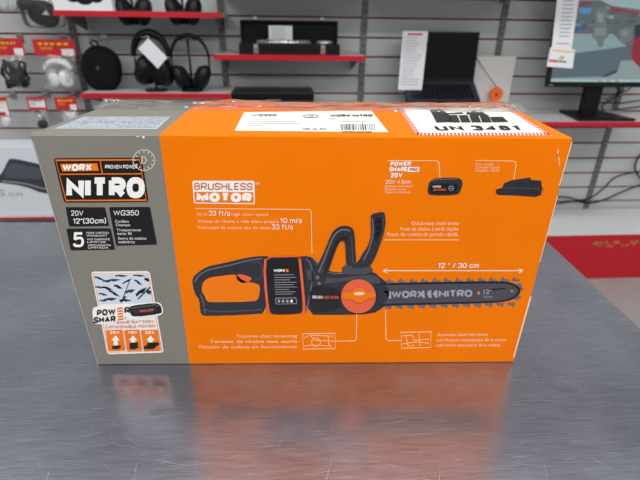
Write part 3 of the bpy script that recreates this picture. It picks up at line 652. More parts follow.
# --- clear packing tape, crumpled, over the flap seam at the back of the top
b = MB(); nx, ny = 160, 30; bm = b.bm; rows = []
random.seed(11)
ph = [random.uniform(0, 6) for _ in range(8)]
for j in range(ny + 1):
    r = []
    for i in range(nx + 1):
        u = i / nx; v = j / ny; x = -.2405 + .5 * u; y = .122 + .060 * v
        h = .0009 + .0026 * max(0, math.sin(x * 38 + ph[0] + 3 * v)) * math.sin(PI * v) + .0018 * abs(math.sin(x * 71 + ph[1] - 7 * v)) * math.sin(PI * v) + .0022 * max(0, math.sin(v * 15 + 1.6 * math.sin(x * 11 + ph[2]))) ** 3 * (.35 + .65 * abs(math.sin(x * 6 + ph[3]))) * min(1, 6 * v, 6 * (1 - v))
        h = max(.0004, h) if 0 < j < ny else .0004
        r.append(bm.verts.new((x, y + .0015 * math.sin(x * 55), H + h)))
    rows.append(r)
for j in range(ny):
    for i in range(nx):
        f = bm.faces.new((rows[j][i], rows[j][i + 1], rows[j + 1][i + 1], rows[j + 1][i])); f.smooth = True
b.mi(film('packing_tape', (240, 236, 226), .12, .1, .6, 45)); b.build('packing_tape', carton)
# flap seam line, and the tape's dark reflections painted as streaks
p = Print(lambda x, y: Vector((x, y, H)), NT)
p.poly([(-.235, .136), (.245, .136), (.246, .150), (-.235, .150)], I_brown) if False else None
p.line([(-.225, .1485), (.243, .1485)], .0012, I_deep).line([(.02, .158), (.14, .160), (.236, .157)], .006, I_deep).line([(-.20, .158), (-.09, .159)], .004, I_deep)
p.build('flap_seam_and_reflections', carton)

# ================================================================== SHELVES ON THE SLATWALL
def shelf(s0, s1, z, d, label, white=False, th=.016, group='red edged shelves on the grey slatwall'):
    r = wall_root('wall_shelf', label, 'shelf', (s0 + s1) / 2, 0, z, group); w = (s1 - s0) / 2
    b = MB(); b.box(-w, w, -d + .003, -.0125, -th, 0, M_shelf); b.build('board', r)
    b = MB(); b.box(-w, w, -d, -d + .0028, -th - .002, .001, M_red, bev=.0008); tag(b.build('edge_strip', r), 'red edge strip')
    for q in (-w + .03, w - .03):
        b = MB(); b.prism([(q - .0015, -.0125, -th - .0005), (q - .0015, -d + .02, -th - .0005), (q - .0015, -d + .02, -th - .010), (q - .0015, -.0125, -th - .055)], (.003, 0, 0), M_dsteel); b.build('bracket', r)
    return r
zS1 = wl(140, 11.6, .22)[1]; zS2 = wl(150, 93.6, .22)[1]; zS3 = wl(290, 55.4, .22)[1]
shelf(-.922, -.325, zS1, .22, 'topmost red-edged shelf at upper left, carrying the white product box')
shelf(-.888, -.316, zS2, .22, 'red-edged shelf carrying the two headphone stands behind the grey carton end')
shelf(-.368, .216, zS3, .22, 'red-edged shelf carrying the open flute case')
shelf(-.368, .225, .50, .30, 'unseen shelf added above the top frame edge to shade the wall over the flute case')  # unseen, added with the next two to shade the upper wall
shelf(.24, .832, .50, .30, 'unseen shelf added above the top frame edge to shade the wall over the laptop')
shelf(.842, 1.45, .56, .30, 'unseen shelf added above the top frame edge to shade the wall over the monitor')
zS4 = .066
shelf(-.30, .22, zS4 - .03, .22, 'shelf below the flute case, hidden behind the top of the carton')
shelf(.24, .832, -.002, .31, 'shelf carrying the black laptop, mostly behind the carton')
shelf(.842, 1.45, -.002, .31, 'red-edged shelf carrying the computer monitor')
zS6 = wl(20, 217.6, .31)[1]
shelf(-1.53, -.97, zS6, .31, 'low shelf at left carrying the white console box', th=.007)
# base deck with a red kick panel
r = wall_root('base_deck', 'white base deck with red front panel right of the counter', 'shelf', 0, 0, FLOOR)
zd = -.51 - FLOOR
b = MB(); b.box(-2.2, 2.6, -.322, -.0125, zd - .02, zd, M_deck); b.build('deck_board', r)
b = MB(); b.box(-2.2, 2.6, -.326, -.3225, 0, zd + .001, M_red); tag(b.build('kick_panel', r), 'red front panel')
b = MB(); random.seed(5)  # small gold-brown patches scattered along the red panel
for k in range(16):
    x = 1.31 + k * .017 + random.uniform(-.008, .008); z = zd - .045 + random.uniform(-.012, .012); w = random.uniform(.006, .016)
    b.face([(x - w, -.3264, z - .006), (x + w * .3, -.3264, z - .009), (x + w, -.3264, z + .004), (x - w * .2, -.3264, z + .009)], mat('gold_brown', (176, 120, 62), .5))
tag(b.build('gold_brown_patches', r), 'small gold-brown patches')

# ================================================================== HANGING PACKS
M_hook = mat('hook_wire', (170, 170, 172), .25, .9)
def hook(s, z, length, label):
    r = wall_root('display_hook', label, 'hook', s, 0, z, 'wire display hooks on the slatwall')
    b = MB(); b.box(-.014, .014, -.004, .0, -.014, .020, M_hook, bev=.001); b.build('back_plate', r)
    b = MB(); b.tube([(0, -.003, 0), (0, -length * .8, 0), (0, -length, .004), (0, -length - .004, .014)], .0024, M_hook, 8); b.build('prong', r)
def pack(px0, py0, px1, py1, pyb, d, label, content, letters='yellow', sticker=True, white_panel=False, bag=True, name='hanging_pack'):
    """header card px0..px1 / py0..py1, bag down to pyb, hung d in front of the wall"""
    s0, zt = wl(px0, py0, d); s1, zb = wl(px1, py1, d); _, zbb = wl((px0 + px1) / 2, pyb, d); sc = (s0 + s1) / 2; w = (s1 - s0) / 2
    r = wall_root(name, label, 'packaged accessory', sc, d, zt, 'accessory packs hanging at the left')
    hh = zb - zt
    b = MB(); b.box(-w, w, -.0012, .0012, hh, 0, M_redcard, bev=.0004); b.build('header_card', r)
    b = MB()
    if white_panel: b.box(-w * .8, w * .86, -.0018, -.0012, hh * .78, hh * .2, M_white)
    b2 = MB()
    random.seed(int(px0) + 3)
    if letters:
        m = M_yellow if letters == 'yellow' else M_dgrey_ink
        x = -w * .72
        while x < w * .6:
            l = random.uniform(.05, .12) * w * 2; b2.box(x, x + l, -.0024, -.0018, hh * .34, hh * .2, m); x += l + w * .1
        for q in (.48, .56): b2.box(-w * .7, -w * .1, -.0024, -.0018, hh * (q + .03), hh * q, m)
        b2.build('header_lettering', r)
    if white_panel: tag(b.build('white_label', r), 'white panel')
    if sticker:
        b = MB(); b.box(w * .32, w * .92, -.0032, -.0026, hh * .95, hh * .56, M_white, bev=.0002); b.build('price_sticker', r)
    hb = zbb - zt
    if bag:
        b = MB(); n = 10; bm = b.bm; V = []
        for fr in (-1, 1):
            for j in range(n + 1):
                for i in range(n + 1):
                    u = i / n; v = j / n; e = (math.sin(PI * u) ** .6) * (math.sin(PI * min(1, v * .96 + .02)) ** .6)
                    V.append(bm.verts.new(((u * 2 - 1) * w * .93, fr * (.0013 + .026 * e) + .002 * math.sin(u * 17 + v * 9), hh * .92 + (hb - hh * .92) * v)))
        for q in range(2):
            o = q * (n + 1) ** 2
            for j in range(n):
                for i in range(n):
                    a = o + j * (n + 1) + i; f = bm.faces.new((V[a], V[a + 1], V[a + n + 2], V[a + n + 1])); f.smooth = True
        b.mi(M_film); tag(b.build('clear_bag', r), 'clear plastic bag')
    zc = (hh + hb) / 2; hz = abs(hb - hh) / 2
    if content == 'cables':
        b = MB(); random.seed(int(px0) + 9)
        for k in range(5):
            x = -w * .55 + k * w * .28; rr = hz * random.uniform(.6, .85); t = random.uniform(-.3, .3)
            b.tube([(x + w * .22 * math.cos(a * PI / 9) + t * rr * math.sin(a * PI / 9) * .4, -.004 + .012 * math.sin(a * 1.3 + k), zc - hz * .08 + rr * math.sin(a * PI / 9)) for a in range(18)], .0062, M_black, 8, closed=True)
        b.build('coiled_cable', r)
        b = MB(); b.ell((w * .45, -.004, zc - hz * .55), (.02, .012, .016), M_black, power=.7).ell((-w * .5, -.004, zc - hz * .6), (.018, .012, .014), M_black, power=.7); b.build('plug', r)
    if content == 'white_headphones':
        b = MB(); b.tube([(w * .6 * math.cos(a * PI / 14), -.006, zc + hz * .2 + hz * .5 * math.sin(a * PI / 14)) for a in range(15)], .013, M_wplast, 12); b.build('headband', r)
        for q in (-1, 1):
            b = MB(); b.ell((q * w * .34, -.008, zc - hz * .3), (w * .40, .018, hz * .56), M_wplast, rot=Matrix.Rotation(q * .5, 3, 'Z'), power=.85); b.ell((q * w * .34, -.020, zc - hz * .3), (w * .2, .008, hz * .3), mat('pale_grey_pad', (196, 198, 202), .6)); b.build('ear_cup', r)
    if content == 'earbuds':
        b = MB(); b.ell((w * .1, -.002, zc - hz * .45), (w * .5, .015, hz * .42), M_black, power=.75); b.build('earphone_case', r)
        b = MB(); b.tube([(w * .35, 0, zc - hz * .1), (w * .4, -.006, zc + hz * .45), (w * .1, -.004, zc + hz * .8), (-w * .5, 0, zc + hz * .8)], .003, M_black, 8); b.build('wire', r)
    if content == 'white_cable':
        b = MB()
        for k in range(4): b.tube([(w * (.1 + .2 * k - .3) + w * .3 * math.cos(a * PI / 8), -.004 + .003 * k, zc + hz * .7 * math.sin(a * PI / 8)) for a in range(16)], .0035, M_wplast, 8, closed=True)
        b.build('coiled_cable', r)
    hook(sc, zt - abs(hh) * .16 + .004, d + .03, label.replace('pack', 'pack').split(',')[0].join(('wire hook holding the ', '')))
    return r
pack(-9, 38, 26, 56, 89, .10, 'red-topped bag of black cables cut by the left frame edge, second row down', 'cables')
pack(31.5, 39, 77, 56.5, 89, .10, 'red-topped clear bag holding white headphones', 'white_headphones')
pack(-7, 97, 11, 116, 128, .10, 'red and white pack at the left frame edge, third row down', 'white_cable', white_panel=True)
pack(25.6, 97, 48, 110, 129, .10, 'small red pack with a white label and black earphones below', 'earbuds', letters='dark', sticker=False, white_panel=True)
pack(53.6, 97, 78.6, 110, 130, .10, 'small red pack with yellow lettering beside the carton corner', 'white_cable')
# black accessory pack without header and the clear one beside it
s_, z_ = wl(39, -4, .1); _, zb_ = wl(39, 27.4, .1)
r = wall_root('hanging_pack', 'black accessory in a clear bag with a white triangle, top left', 'packaged accessory', s_, .1, z_, 'accessory packs hanging at the left')
hz = z_ - zb_
b = MB(); b.ell((.002, 0, -hz * .55), (.056, .024, hz * .42), M_black, power=.8, rot=Matrix.Rotation(.25, 3, 'Y')).ell((-.05, -.004, -hz * .28), (.034, .018, .02), M_black, power=.8); b.build('black_accessory', r)
b = MB(); b.prism([(.008, -.0275, -hz * .58), (.034, -.0275, -hz * .60), (.026, -.0275, -hz * .44)], (0, .002, 0), M_white); tag(b.build('white_triangle', r), 'white triangle')
b = MB(); b.ell((0, 0, -hz * .5), (.075, .030, hz * .52), film('thin_film', haze=.03, rough=.05, bump=.2), power=.4); tag(b.build('clear_bag', r), 'clear plastic bag')
hook(s_, z_ + .006, .12, 'wire hook holding the black accessory in the clear bag')
s_, z_ = wl(2, -10, .1); _, zb_ = wl(2, 12, .1); hz = z_ - zb_
r = wall_root('hanging_pack', 'clear bag of white cable in the upper left corner', 'packaged accessory', s_, .1, z_, 'accessory packs hanging at the left')
b = MB()
for k in range(4): b.tube([(-.01 + .012 * k + .02 * math.cos(a * PI / 8), .004 * k - .006, -hz * .55 + hz * .33 * math.sin(a * PI / 8)) for a in range(16)], .0035, M_wplast, 8, closed=True)
b.build('coiled_cable', r)
b = MB(); b.ell((0, 0, -hz * .5), (.05, .026, hz * .5), M_film, power=.7); tag(b.build('clear_bag', r), 'clear plastic bag')
hook(s_, z_ + .004, .12, 'wire hook holding the clear bag of white cable')

# ---- black zipped headphone case on a hook
dC = .12; s_, z_ = wl(102, 69, dC)
r = wall_root('headphone_case', 'black oval zipped headphone case hanging by its loop', 'case', s_, dC, z_)
kx = abs(wl(120.5, 69, dC)[0] - wl(83, 69, dC)[0]) / 2; kz = abs(wl(102, 46.5, dC)[1] - wl(102, 91.5, dC)[1]) / 2
R_ = Matrix.Rotation(.16, 3, 'Y')
b = MB(); b.ell((0, -.012, 0), (kx, .028, kz), M_soft, R_, 36, .88); b.build('front_shell', r)
b = MB(); b.ell((0, .014, 0), (kx, .024, kz), M_soft, R_, 36, .88); b.build('back_shell', r)
b = MB(); b.tube([R_ @ Vector((kx * 1.0 * math.copysign(abs(math.cos(a * PI / 24)) ** .88, math.cos(a * PI / 24)), .001, kz * 1.0 * math.copysign(abs(math.sin(a * PI / 24)) ** .88, math.sin(a * PI / 24)))) for a in range(48)], .0028, M_black, 8, closed=True); b.build('zip', r)
b = MB(); b.prism([(-.008, -.042, .012), (.004, -.042, .016), (.006, -.0425, .006), (-.002, -.0425, -.004)], (0, .003, 0), M_dgrey_ink); b.build('emblem', r)
b = MB(); b.tube([(-.012 + 0, 0, kz * .93), (-.026, -.002, kz * 1.14), (-.012, -.004, kz * 1.25), (.004, -.002, kz * 1.12), (-.004, 0, kz * .95)], .0042, M_soft, 8); b.build('hanging_loop', r)
hook(s_ - .012, z_ + kz * 1.20, dC + .03, 'wire hook holding the black oval headphone case')

# ---- headphones on stands
def stand(px, pybase, pytop, d, z, label, hook_w=.03):
    s, _ = wl(px, pybase, d); _, zt = wl(px, pytop, d)
    r = wall_root('headphone_stand', label, 'stand', s, d, z, 'headphone stands')
    h = zt - z
    b = MB(); b.ell((0, 0, .0045), (.042, .036, .0045), M_black, power=.6); b.build('base', r)
    b = MB(); b.tube([(0, 0, .006), (0, 0, h * .96)], .0042, M_black, 10); b.build('pole', r)
    b = MB(); b.tube([(-hook_w, 0, h - .012), (-hook_w * .6, 0, h - .003), (0, 0, h), (hook_w * .6, 0, h - .003), (hook_w, 0, h - .012)], .005, M_black, 10); b.build('cradle', r)
    return s, h
def headphones(s, d, z, h, w, band, cups, label, band_r=.006, fold=0.):
    """z: underside of the band's crown; h: height of the whole; w: half width; cups: list of (x, zc, rx, ry, rz, tilt)"""
    r = wall_root('headphones', label, 'headphones', s, d, z, 'over-ear headphones on display')
    n = 20
    pts = [(w * math.cos(PI - PI * i / n), 0, -h * .42 + (h * .42) * math.sin(PI * i / n) + band_r * 1.1) for i in range(n + 1)]
    b = MB(); b.tube([(p[0], p[1], p[2]) for p in pts], [band_r * (1 + .7 * math.sin(PI * i / n)) for i in range(n + 1)], M_pad, 10); b.build('headband', r)
    for (x, zc, rx, ry, rz, tl, sd) in cups:
        b = MB(); rot = Matrix.Rotation(tl, 3, 'Y')
        b.ell((x, 0, zc), (rx, ry, rz), M_black, rot, 28, .85); c = b.build('ear_cup', r)
        b = MB(); b.ell((x - sd * rx * .75, -.002, zc), (rx * .62, ry * .94, rz * .96), M_soft, rot, 24, .85); b.build('ear_cushion', c)
        b = MB(); b.tube([(sd * w * .98, 0, -h * .40), (sd * w * .99, -.002, -h * .55), (x + sd * rx * .5, -.004, zc + rz * .6)], .0042, M_black, 8); b.build('yoke', c)
    return r
D1 = .15
s1_, h1_ = stand(157, 91.5, 36, D1, zS2 + .0005, 'black headphone stand under the headphones with the tilted white tag')
hp1 = headphones(s1_ - .002, D1, zS2 + h1_ + .0015, .20, .067, .006, [(-.034, -.125, .036, .044, .056, .3, -1), (.036, -.127, .038, .044, .058, -.25, 1)], 'thick black headphones wearing a tilted white tag', .009)
q = [wl(x, y, D1 + .065) for x, y in ((148.5, 38.3), (167.3, 57.5), (157.9, 68.7), (138, 48.6))]
b = MB(); b.prism([wp(a, D1 + .065, c) for a, c in q], -WN * .0012, M_white)
o = b.build('price_tag'); tag(o, 'tilted white paper tag on the thick black headphones', 'tag')
me = o.data; c0 = wp(q[0][0], D1 + .065, q[0][1]); me.transform(Matrix.Translation(-c0)); o.location = c0
b = MB(); p0, p1 = q[0], q[2]
b.tube([wp(s1_ - .03, D1 + .012, zS2 + h1_ - .005), wp(q[0][0] - .004, D1 + .05, q[0][1] + .006), wp(q[0][0], D1 + .0655, q[0][1] - .008)], .0012, M_white, 6)
bp_ = b.build('string', o); bp_.matrix_parent_inverse = Matrix.Translation(-c0)
D2 = .15
s2_, h2_ = stand(193, 92, 36.5, D2, zS2 + .0005, 'black headphone stand under the slim headphones, left of the flute case')
headphones(s2_ + .003, D2, zS2 + h2_ + .0015, .205, .073, .004, [(-.046, -.150, .026, .034, .048, -.4, -1), (.044, -.150, .026, .034, .048, .4, 1)], 'slim black headphones with a thin arched band on a stand', .0042)
# upper shelf: white box, more headphones on stands whose tops leave the frame
d_ = .118; a0, _ = wl(54.4, 8, d_ + .09); a1, _ = wl(113, 8, d_ + .09)
r = wall_root('product_box', 'white product box on the topmost shelf at upper left', 'box', (a0 + a1) / 2, d_, zS1 + .0005); w = (a1 - a0) / 2
b = MB(); b.box(-w, w, -.095, .075, 0, .21, M_white, bev=.001); b.build('box_body', r)
b = MB()
for (x, z, rx, rz) in ((-w * .28, .052, .030, .026), (w * .1, .048, .036, .030), (w * .5, .055, .03, .03), (-w * .1, .09, .05, .04), (w * .3, .10, .06, .04)): b.ell((x, -.0953, z), (rx, .0006, rz), M_black, seg=20)
b.build('headphone_picture', r)
for px, lab, k in ((133, 'upper shelf stand beside the white product box', 0), (183, 'upper shelf stand near the right end of the topmost shelf', 1)):
    s3, h3 = stand(px, 11, -44, .15, zS1 + .0005, 'black headphone ' + lab)
    headphones(s3 + .003, .15, zS1 + h3 + .0015, .232, .064, .005, [(-.038, -.180, .026, .036, .048, -.3, -1), (.038, -.180, .026, .036, .048, .3, 1)], 'black headphones cut by the top frame edge, ' + ('beside the white product box' if k == 0 else 'near the right end of the topmost shelf'), .006)

# ================================================================== FLUTE CASE
dF = .155
a0, _ = wl(239, 50, dF + .06); a1, _ = wl(340, 50, dF + .06); w = (a1 - a0) / 2
r = wall_root('flute_case', 'open black flute case on the middle red-edged shelf', 'instrument case', (a0 + a1) / 2, dF, zS3 + .0005)
zl = wl(290, 20.5, dF - .05)[1] - zS3; zb = wl(290, 44.5, dF + .06)[1] - zS3
M_vel = mat('case_lining', (16, 16, 19), .95)
b = MB(); b.box(-w, w, -.055, .055, 0, .006, M_black, bev=.001)
for x0, x1, y0, y1 in ((-w, w, -.055, -.049), (-w, w, .049, .055), (-w, -w + .006, -.049, .049), (w - .006, w, -.049, .049)): b.box(x0, x1, y0, y1, .006, zb, M_black, bev=.001)
b.build('lower_shell', r)
b = MB(); b.box(-w + .006, w - .006, -.049, .049, .006, zb - .006, M_vel, bev=.002); b.build('lining', r)
b = MB(); b.box(-w, w, .060, .066, zb * .9, zl, M_black, bev=.001)
for x0, x1, z0_, z1_ in ((-w, w, zl - .006, zl), (-w, w, zb * .9, zb * .9 + .006), (-w, -w + .006, zb * .9, zl), (w - .006, w, zb * .9, zl)): b.box(x0, x1, .040, .060, z0_, z1_, M_black, bev=.001)
lid = b.build('lid', r); b = MB(); b.box(-w + .006, w - .006, .056, .0602, zb * .9 + .006, zl - .006, M_vel); b.build('lid_lining', lid)
for px in (256, 323):
    x = wl(px, 49, dF + .06)[0] - (a0 + a1) / 2
    b = MB(); b.box(x - .009, x + .009, -.060, -.0552, zb * .1, zb * .98, M_silver, bev=.0015).box(x - .006, x + .006, -.063, -.060, zb * .45, zb * .8, M_silver, bev=.001); b.build('latch', r)
    x = wl(px - 1, 18, dF - .04)[0] - (a0 + a1) / 2
    b = MB(); b.box(x - .010, x + .010, .042, .062, zl, zl + .004, M_silver, bev=.001).box(x - .007, x + .007, .040, .046, zl + .001, zl + .012, M_silver, bev=.001); b.build('catch_plate', r)
fl = wall_root('flute', 'silver flute in pieces lying in the open black case', 'flute', (a0 + a1) / 2, dF, zS3 + zb - .003)
def key_tube(x0, x1, y, keys, nm):
    b = MB(); b.tube([(x0, y, .007), (x1, y, .007)], .0075, M_silver, 14)
    o = b.build(nm, fl)
    b = MB()
    for k in range(keys):
        x = x0 + (x1 - x0) * (k + .5) / keys
        b.tube([(x, y - .003, .0145), (x, y - .004, .0175)], .0065, M_silver, 14)
    if keys: b.tube([(x0 + .01, y + .006, .015), (x1 - .01, y + .006, .015)], .0016, M_silver, 6); b.build('key', o)
key_tube(-w * .66, w * .42, -.028, 13, 'body_joint'); key_tube(-w * .6, w * .2, .004, 0, 'head_joint'); key_tube(w * .55, w * .86, -.010, 3, 'foot_joint')
c0, c1 = wl(268.5, 25.5, dF - .02), wl(292.5, 42, dF - .02)
r = wall_root('price_card', 'small white price card standing in the open flute case', 'card', (c0[0] + c1[0]) / 2, dF - .02, c1[1])
b = MB(); wv = (c1[0] - c0[0]) / 2; hv = c0[1] - c1[1]; b.box(-wv, wv, -.0006, .0006, -.02, hv, M_white); b.build('card', r)
b = MB()
for k in range(5): b.box(-wv * .75, wv * (.3 + .1 * (k % 3)), -.0009, -.0007, hv * (.80 - .15 * k), hv * (.84 - .15 * k), M_grey_ink)
b.build('lettering', r)
# dark case lying on the shelf below
e0, zt_ = wl(231, 92.4, .2); e1, _ = wl(314, 92.4, .2)
r = wall_root('black_case', 'flat black case lying on the shelf below the flute case', 'case', (e0 + e1) / 2, .11, zS4 - .0295); w = (e1 - e0) / 2; hh = zt_ - zS4 + .0295
b = MB(); b.box(-w, w, -.09, .08, 0, hh * .5, M_black, bev=.004); b.build('lower_shell', r)
b = MB(); b.box(-w, w, -.09, .08, hh * .5 + .001, hh, M_black, bev=.004); b.build('lid', r)
b = MB(); b.tube([(-.03, -.091, hh * .45), (-.028, -.104, hh * .5), (.028, -.104, hh * .5), (.03, -.091, hh * .45)], .003, M_grey_ink, 8); b.build('handle', r)

# ================================================================== LAPTOP, BOARD
zL = .118; dL = .10; DZ = wl(477, 97, .30)[1] - .002 - .055
x0, _ = wl(404, 84, dL); x1, _ = wl(472.5, 84, dL); zt_ = wl(440, 31.5, dL - .012)[1]
cx = (x0 + x1) / 2; w = (x1 - x0) / 2 + .004
DK = .57
r = wall_root('display_riser', 'sloping black riser under the black laptop', 'riser', cx, dL, -.0015)
b = MB(); b.prism([(-w * .9, .0, .004), (-w * .9, -.17, .004), (-w * .9, -.17, zL - .006 - .17 * math.tan(DK)), (-w * .9, .0, zL - .006)], (w * 1.8, 0, 0), M_black); b.build('block', r)
b = MB(); b.box(-w * .8, w * .8, -.165, 0, 0, .004, M_soft); b.build('foot_pad', r)
r = wall_root('laptop', 'open black laptop left of the monitor', 'laptop', cx, dL, zL)
b = MB(); b.box(-w, w, -.205, .004, 0, .012, mat('laptop_navy', (38, 42, 52), .45, spec=.3), bev=.002); dk = b.build('keyboard_base', r); dk.rotation_euler = (DK, 0, 0)
b = MB()
for jj in range(5):
    for i in range(13): b.box(-w * .86 + i * w * .133, -w * .86 + i * w * .133 + w * .11, -.105 + jj * .018, -.105 + jj * .018 + .0145, .0121, .0136, M_black)
b.build('keyboard', dk)
b = MB(); b.box(-w * .3, w * .3, -.19, -.125, .0121, .0126, M_black, bev=.0002); b.build('touchpad', dk)
hs = zt_ - zL
b = MB(); b.box(-w, w, 0, .007, .010, hs, M_black, bev=.002); lid = b.build('lid', r); lid.rotation_euler = (-.06, 0, 0)
b = MB(); b.box(-w + .006, w - .006, -.0008, .0002, .022, hs - .006, mat('dark_screen', (8, 8, 10), .12, spec=.3)); b.build('screen', lid)
# tall white specification card in front of the laptop's left side
c0, c1 = wl(403.5, 31, dL + .05), wl(426, 90, dL + .05); wv = (wl(428.6, 31, dL + .05)[0] - c0[0]) / 2; hv = c0[1] - c1[1]
r = wall_root('specification_card', 'tall white specification card clipped to the left of the black laptop', 'card', c0[0] + wv - .002, dL + .05, c1[1])
b = MB(); b.box(-wv, wv, -.0006, .0006, 0, hv, M_white); b.build('card', r)
b = MB(); b.box(-wv * .6, wv * .6, -.0010, -.0007, hv * .935, hv * .965, M_redcard); b.build('heading', r)
b = MB(); random.seed(4)
for k in range(18): b.box(-wv * .8, wv * random.uniform(.1, .75), -.0010, -.0007, hv * (.89 - .047 * k), hv * (.89 - .047 * k) + .0022, M_grey_ink)
b.build('lettering', r)
# white board standing behind, with an orange disc hanging on a cord
dB = .05; a0, zt_ = wl(470, 55.5, dB); a1, _ = wl(517.2, 55.5, dB)
r = wall_root('white_board', 'pale grey white board standing behind the laptop, left of the monitor', 'board', (a0 + a1) / 2, dB, -.0015); w = (a1 - a0) / 2
b = MB(); b.box(-w, w, 0, .012, 0, zt_, mat('board_white', (214, 212, 208), .5), bev=.002); b.build('panel', r)
b = MB(); b.box(-w * .8, w * .8, .0122, .045, 0, .006, M_black); b.build('rear_foot', r)
c0, c1 = wl(496, 94, dB + .03)
r = wall_root('security_tag', 'round orange tag hanging on a thin cord before the white board', 'tag', c0, dB + .03, c1)
rd = abs(wl(502.4, 94, dB + .03)[0] - c0)
b = MB(); b.tube([(0, -.006, 0), (0, .004, 0)], rd, mat('tag_orange', (240, 104, 24), .4), 28); b.build('disc', r)
b = MB(); b.tube([(0, -.0075, -.002), (0, -.0058, -.002)], rd * .22, M_dgrey_ink, 16); b.build('rivet', r)
k0, k1 = wl(478.5, 58, dB + .015)
b = MB(); b.tube([(0, 0, rd * .9), ((k0 - c0) * .45, .004, (k1 - c1) * .5), (k0 - c0, .029, k1 - c1 - .005), (k0 - c0, .032, zt_ - c1 + .001), (k0 - c0, .048, zt_ - c1 - .01)], .0016, M_dgrey_ink, 6); b.build('cord', r)

# ================================================================== MONITOR
dM = .17; zsh = -.002
x0, zbm = wl(545.5, 86.4, dM + .02); xn, _ = wl(594, 112, dM + .03)
w = xn - x0; tilt = -.16
r = wall_root('computer_monitor', 'black computer monitor on a stand on the right-hand shelf', 'monitor', xn, dM, zsh + .0005)
b = MB(); b.prism([(-.122, -.125, 0), (.122, -.125, 0), (.090, .075, 0), (-.090, .075, 0)], (0, 0, .010), M_black); b.build('stand_base', r)
b = MB(); b.prism([(-.034, -.004, .0105), (.034, -.004, .0105), (.034, .03, .0105), (-.034, .03, .0105)], (0, .012, .24), M_black); b.build('stand_neck', r)
hM = .345; zb = zbm - zsh
b = MB(); b.box(-w, w, 0, .028, 0, hM, M_black, bev=.003); hd = b.build('housing', r); hd.location = (0, -.036, zb); hd.rotation_euler = (tilt, 0, 0)
def scr(n, rgb, e=.85):
    m = mat('screen_' + n, rgb, .25, emit=e, noise=.05, scale=60); nt = m.node_tree; b_ = nt.nodes['Principled BSDF']
    for l in list(b_.inputs['Base Color'].links): nt.links.remove(l)
    b_.inputs['Base Color'].default_value = (.01, .01, .01, 1); return m
SX0, SX1, SZ0, SZ1 = -w + .010, w - .010, .020, hM - .010
def on_monitor(px, py, off=.0):   # -> (x, z) in the housing's plane
    Rm = hd.matrix_basis
    o_ = wp(xn, dM, zsh + .0005); Wm = Matrix.Translation(o_) @ Matrix.Rotation(WA, 4, 'Z') @ Matrix.Translation((0, -.036, zb)) @ Matrix.Rotation(tilt, 4, 'X')
    q = Wm @ Vector((0, off, 0)); n = Wm.to_3x3() @ Vector((0, -1, 0)); rr = ray(px, py); t = ((q - CAMP) @ n) / (rr @ n); v = Wm.inverted() @ (CAMP + rr * t); return v, Wm
class Flat(MB):
    def quad(s, pts, m, lay=0):
        q = []
        for x, y in pts:
            v = on_monitor(x, y)[0]; q.append((min(SX1, max(SX0, v.x)), -.0006 - .0003 * lay, min(SZ1, max(SZ0, v.z))))
        return s.face(q, m)
b = Flat(); bx = lambda x0, y0, x1, y1: [(x0, y0), (x1, y0), (x1, y1), (x0, y1)]
b.face([(SX0, -.0006, SZ0), (SX1, -.0006, SZ0), (SX1, -.0006, SZ1), (SX0, -.0006, SZ1)], scr('back', (96, 108, 112)))
b.face([(SX0, -.0009, SZ0), (SX1, -.0009, SZ0), (SX1, -.0009, SZ0 + .09), (SX0, -.0009, SZ0 + .07)], scr('floor', (146, 166, 168)))
b.quad([(548, -60), (700, -60), (700, 14), (612, 6), (600, 0), (570, 0)], scr('ceiling', (158, 184, 186)), 1)
b.quad([(610, 6.5), (700, 20), (700, 22), (610, 9)], scr('red', (150, 50, 66)), 2)
random.seed(21)
for k in range(60):
    x = random.uniform(560, 650); y = random.uniform(9 if x > 605 else 3, 33); a = random.uniform(2, 7); c = random.uniform(1.5, 4)
    b.quad(bx(x, y, x + a, y + c), scr('stock%d' % (k % 6), ((128, 140, 142), (66, 76, 82), (150, 162, 164), (128, 70, 78), (82, 96, 104), (108, 118, 118))[k % 6]), 1.5 + (k % 5) * .2)
b.quad([(575, 33.6), (612.5, 34), (626, 46.4), (573, 53.4), (560, 54)], scr('counter_top', (142, 168, 172)), 3)
b.quad([(548, 54), (573, 53.4), (626, 46.4), (618, 69), (600, 76.6), (546, 78)], scr('counter_side', (92, 110, 122)), 3)
b.quad([(600, 76.6), (618, 69), (616, 73), (606, 77.2)], scr('shade', (62, 74, 80)), 3.5)
b.quad(bx(580, 8, 591, 13.4), scr('blue', (70, 150, 200)), 3).quad(bx(577.6, 26, 582.4, 31), scr('blue2', (50, 104, 180)), 3).quad(bx(581, 2, 592, 4.6), scr('red2', (150, 44, 60)), 3).quad(bx(578, 32.4, 593, 33.6), scr('red2', (150, 44, 60)), 3)
for q, c in (([(595, 10), (600, 8), (607, 10), (606, 26), (608.6, 36), (604, 40), (602, 47), (598, 47), (596, 40), (591.6, 37), (594, 26)], (112, 122, 122)), ([(597, 13), (604, 13), (603, 22), (598, 23)], (150, 160, 160)), ([(595, 28), (606, 28), (606, 35), (594, 36)], (142, 152, 152)),
             ([(618, 31), (626, 26), (632, 30), (631, 40), (624, 44), (620, 42)], (116, 124, 126)), ([(621, 32), (627, 30), (627, 36), (622, 37)], (156, 164, 164))): b.quad(q, scr('machine%d' % c[0], c), 4)
b.quad([(634, 36), (642, 30), (652, 34), (652, 72), (640, 68), (632, 60), (631, 54)], scr('red_seat', (150, 34, 56)), 4.5).quad([(634, 26), (650, 20), (652, 38), (642, 34), (635, 40)], scr('dark', (44, 50, 56)), 4.6)
b.face([(SX0, -.0024, SZ0), (SX1, -.0024, SZ0), (SX1, -.0024, SZ0 + .009), (SX0, -.0024, SZ0 + .009)], scr('taskbar', (176, 208, 208)))
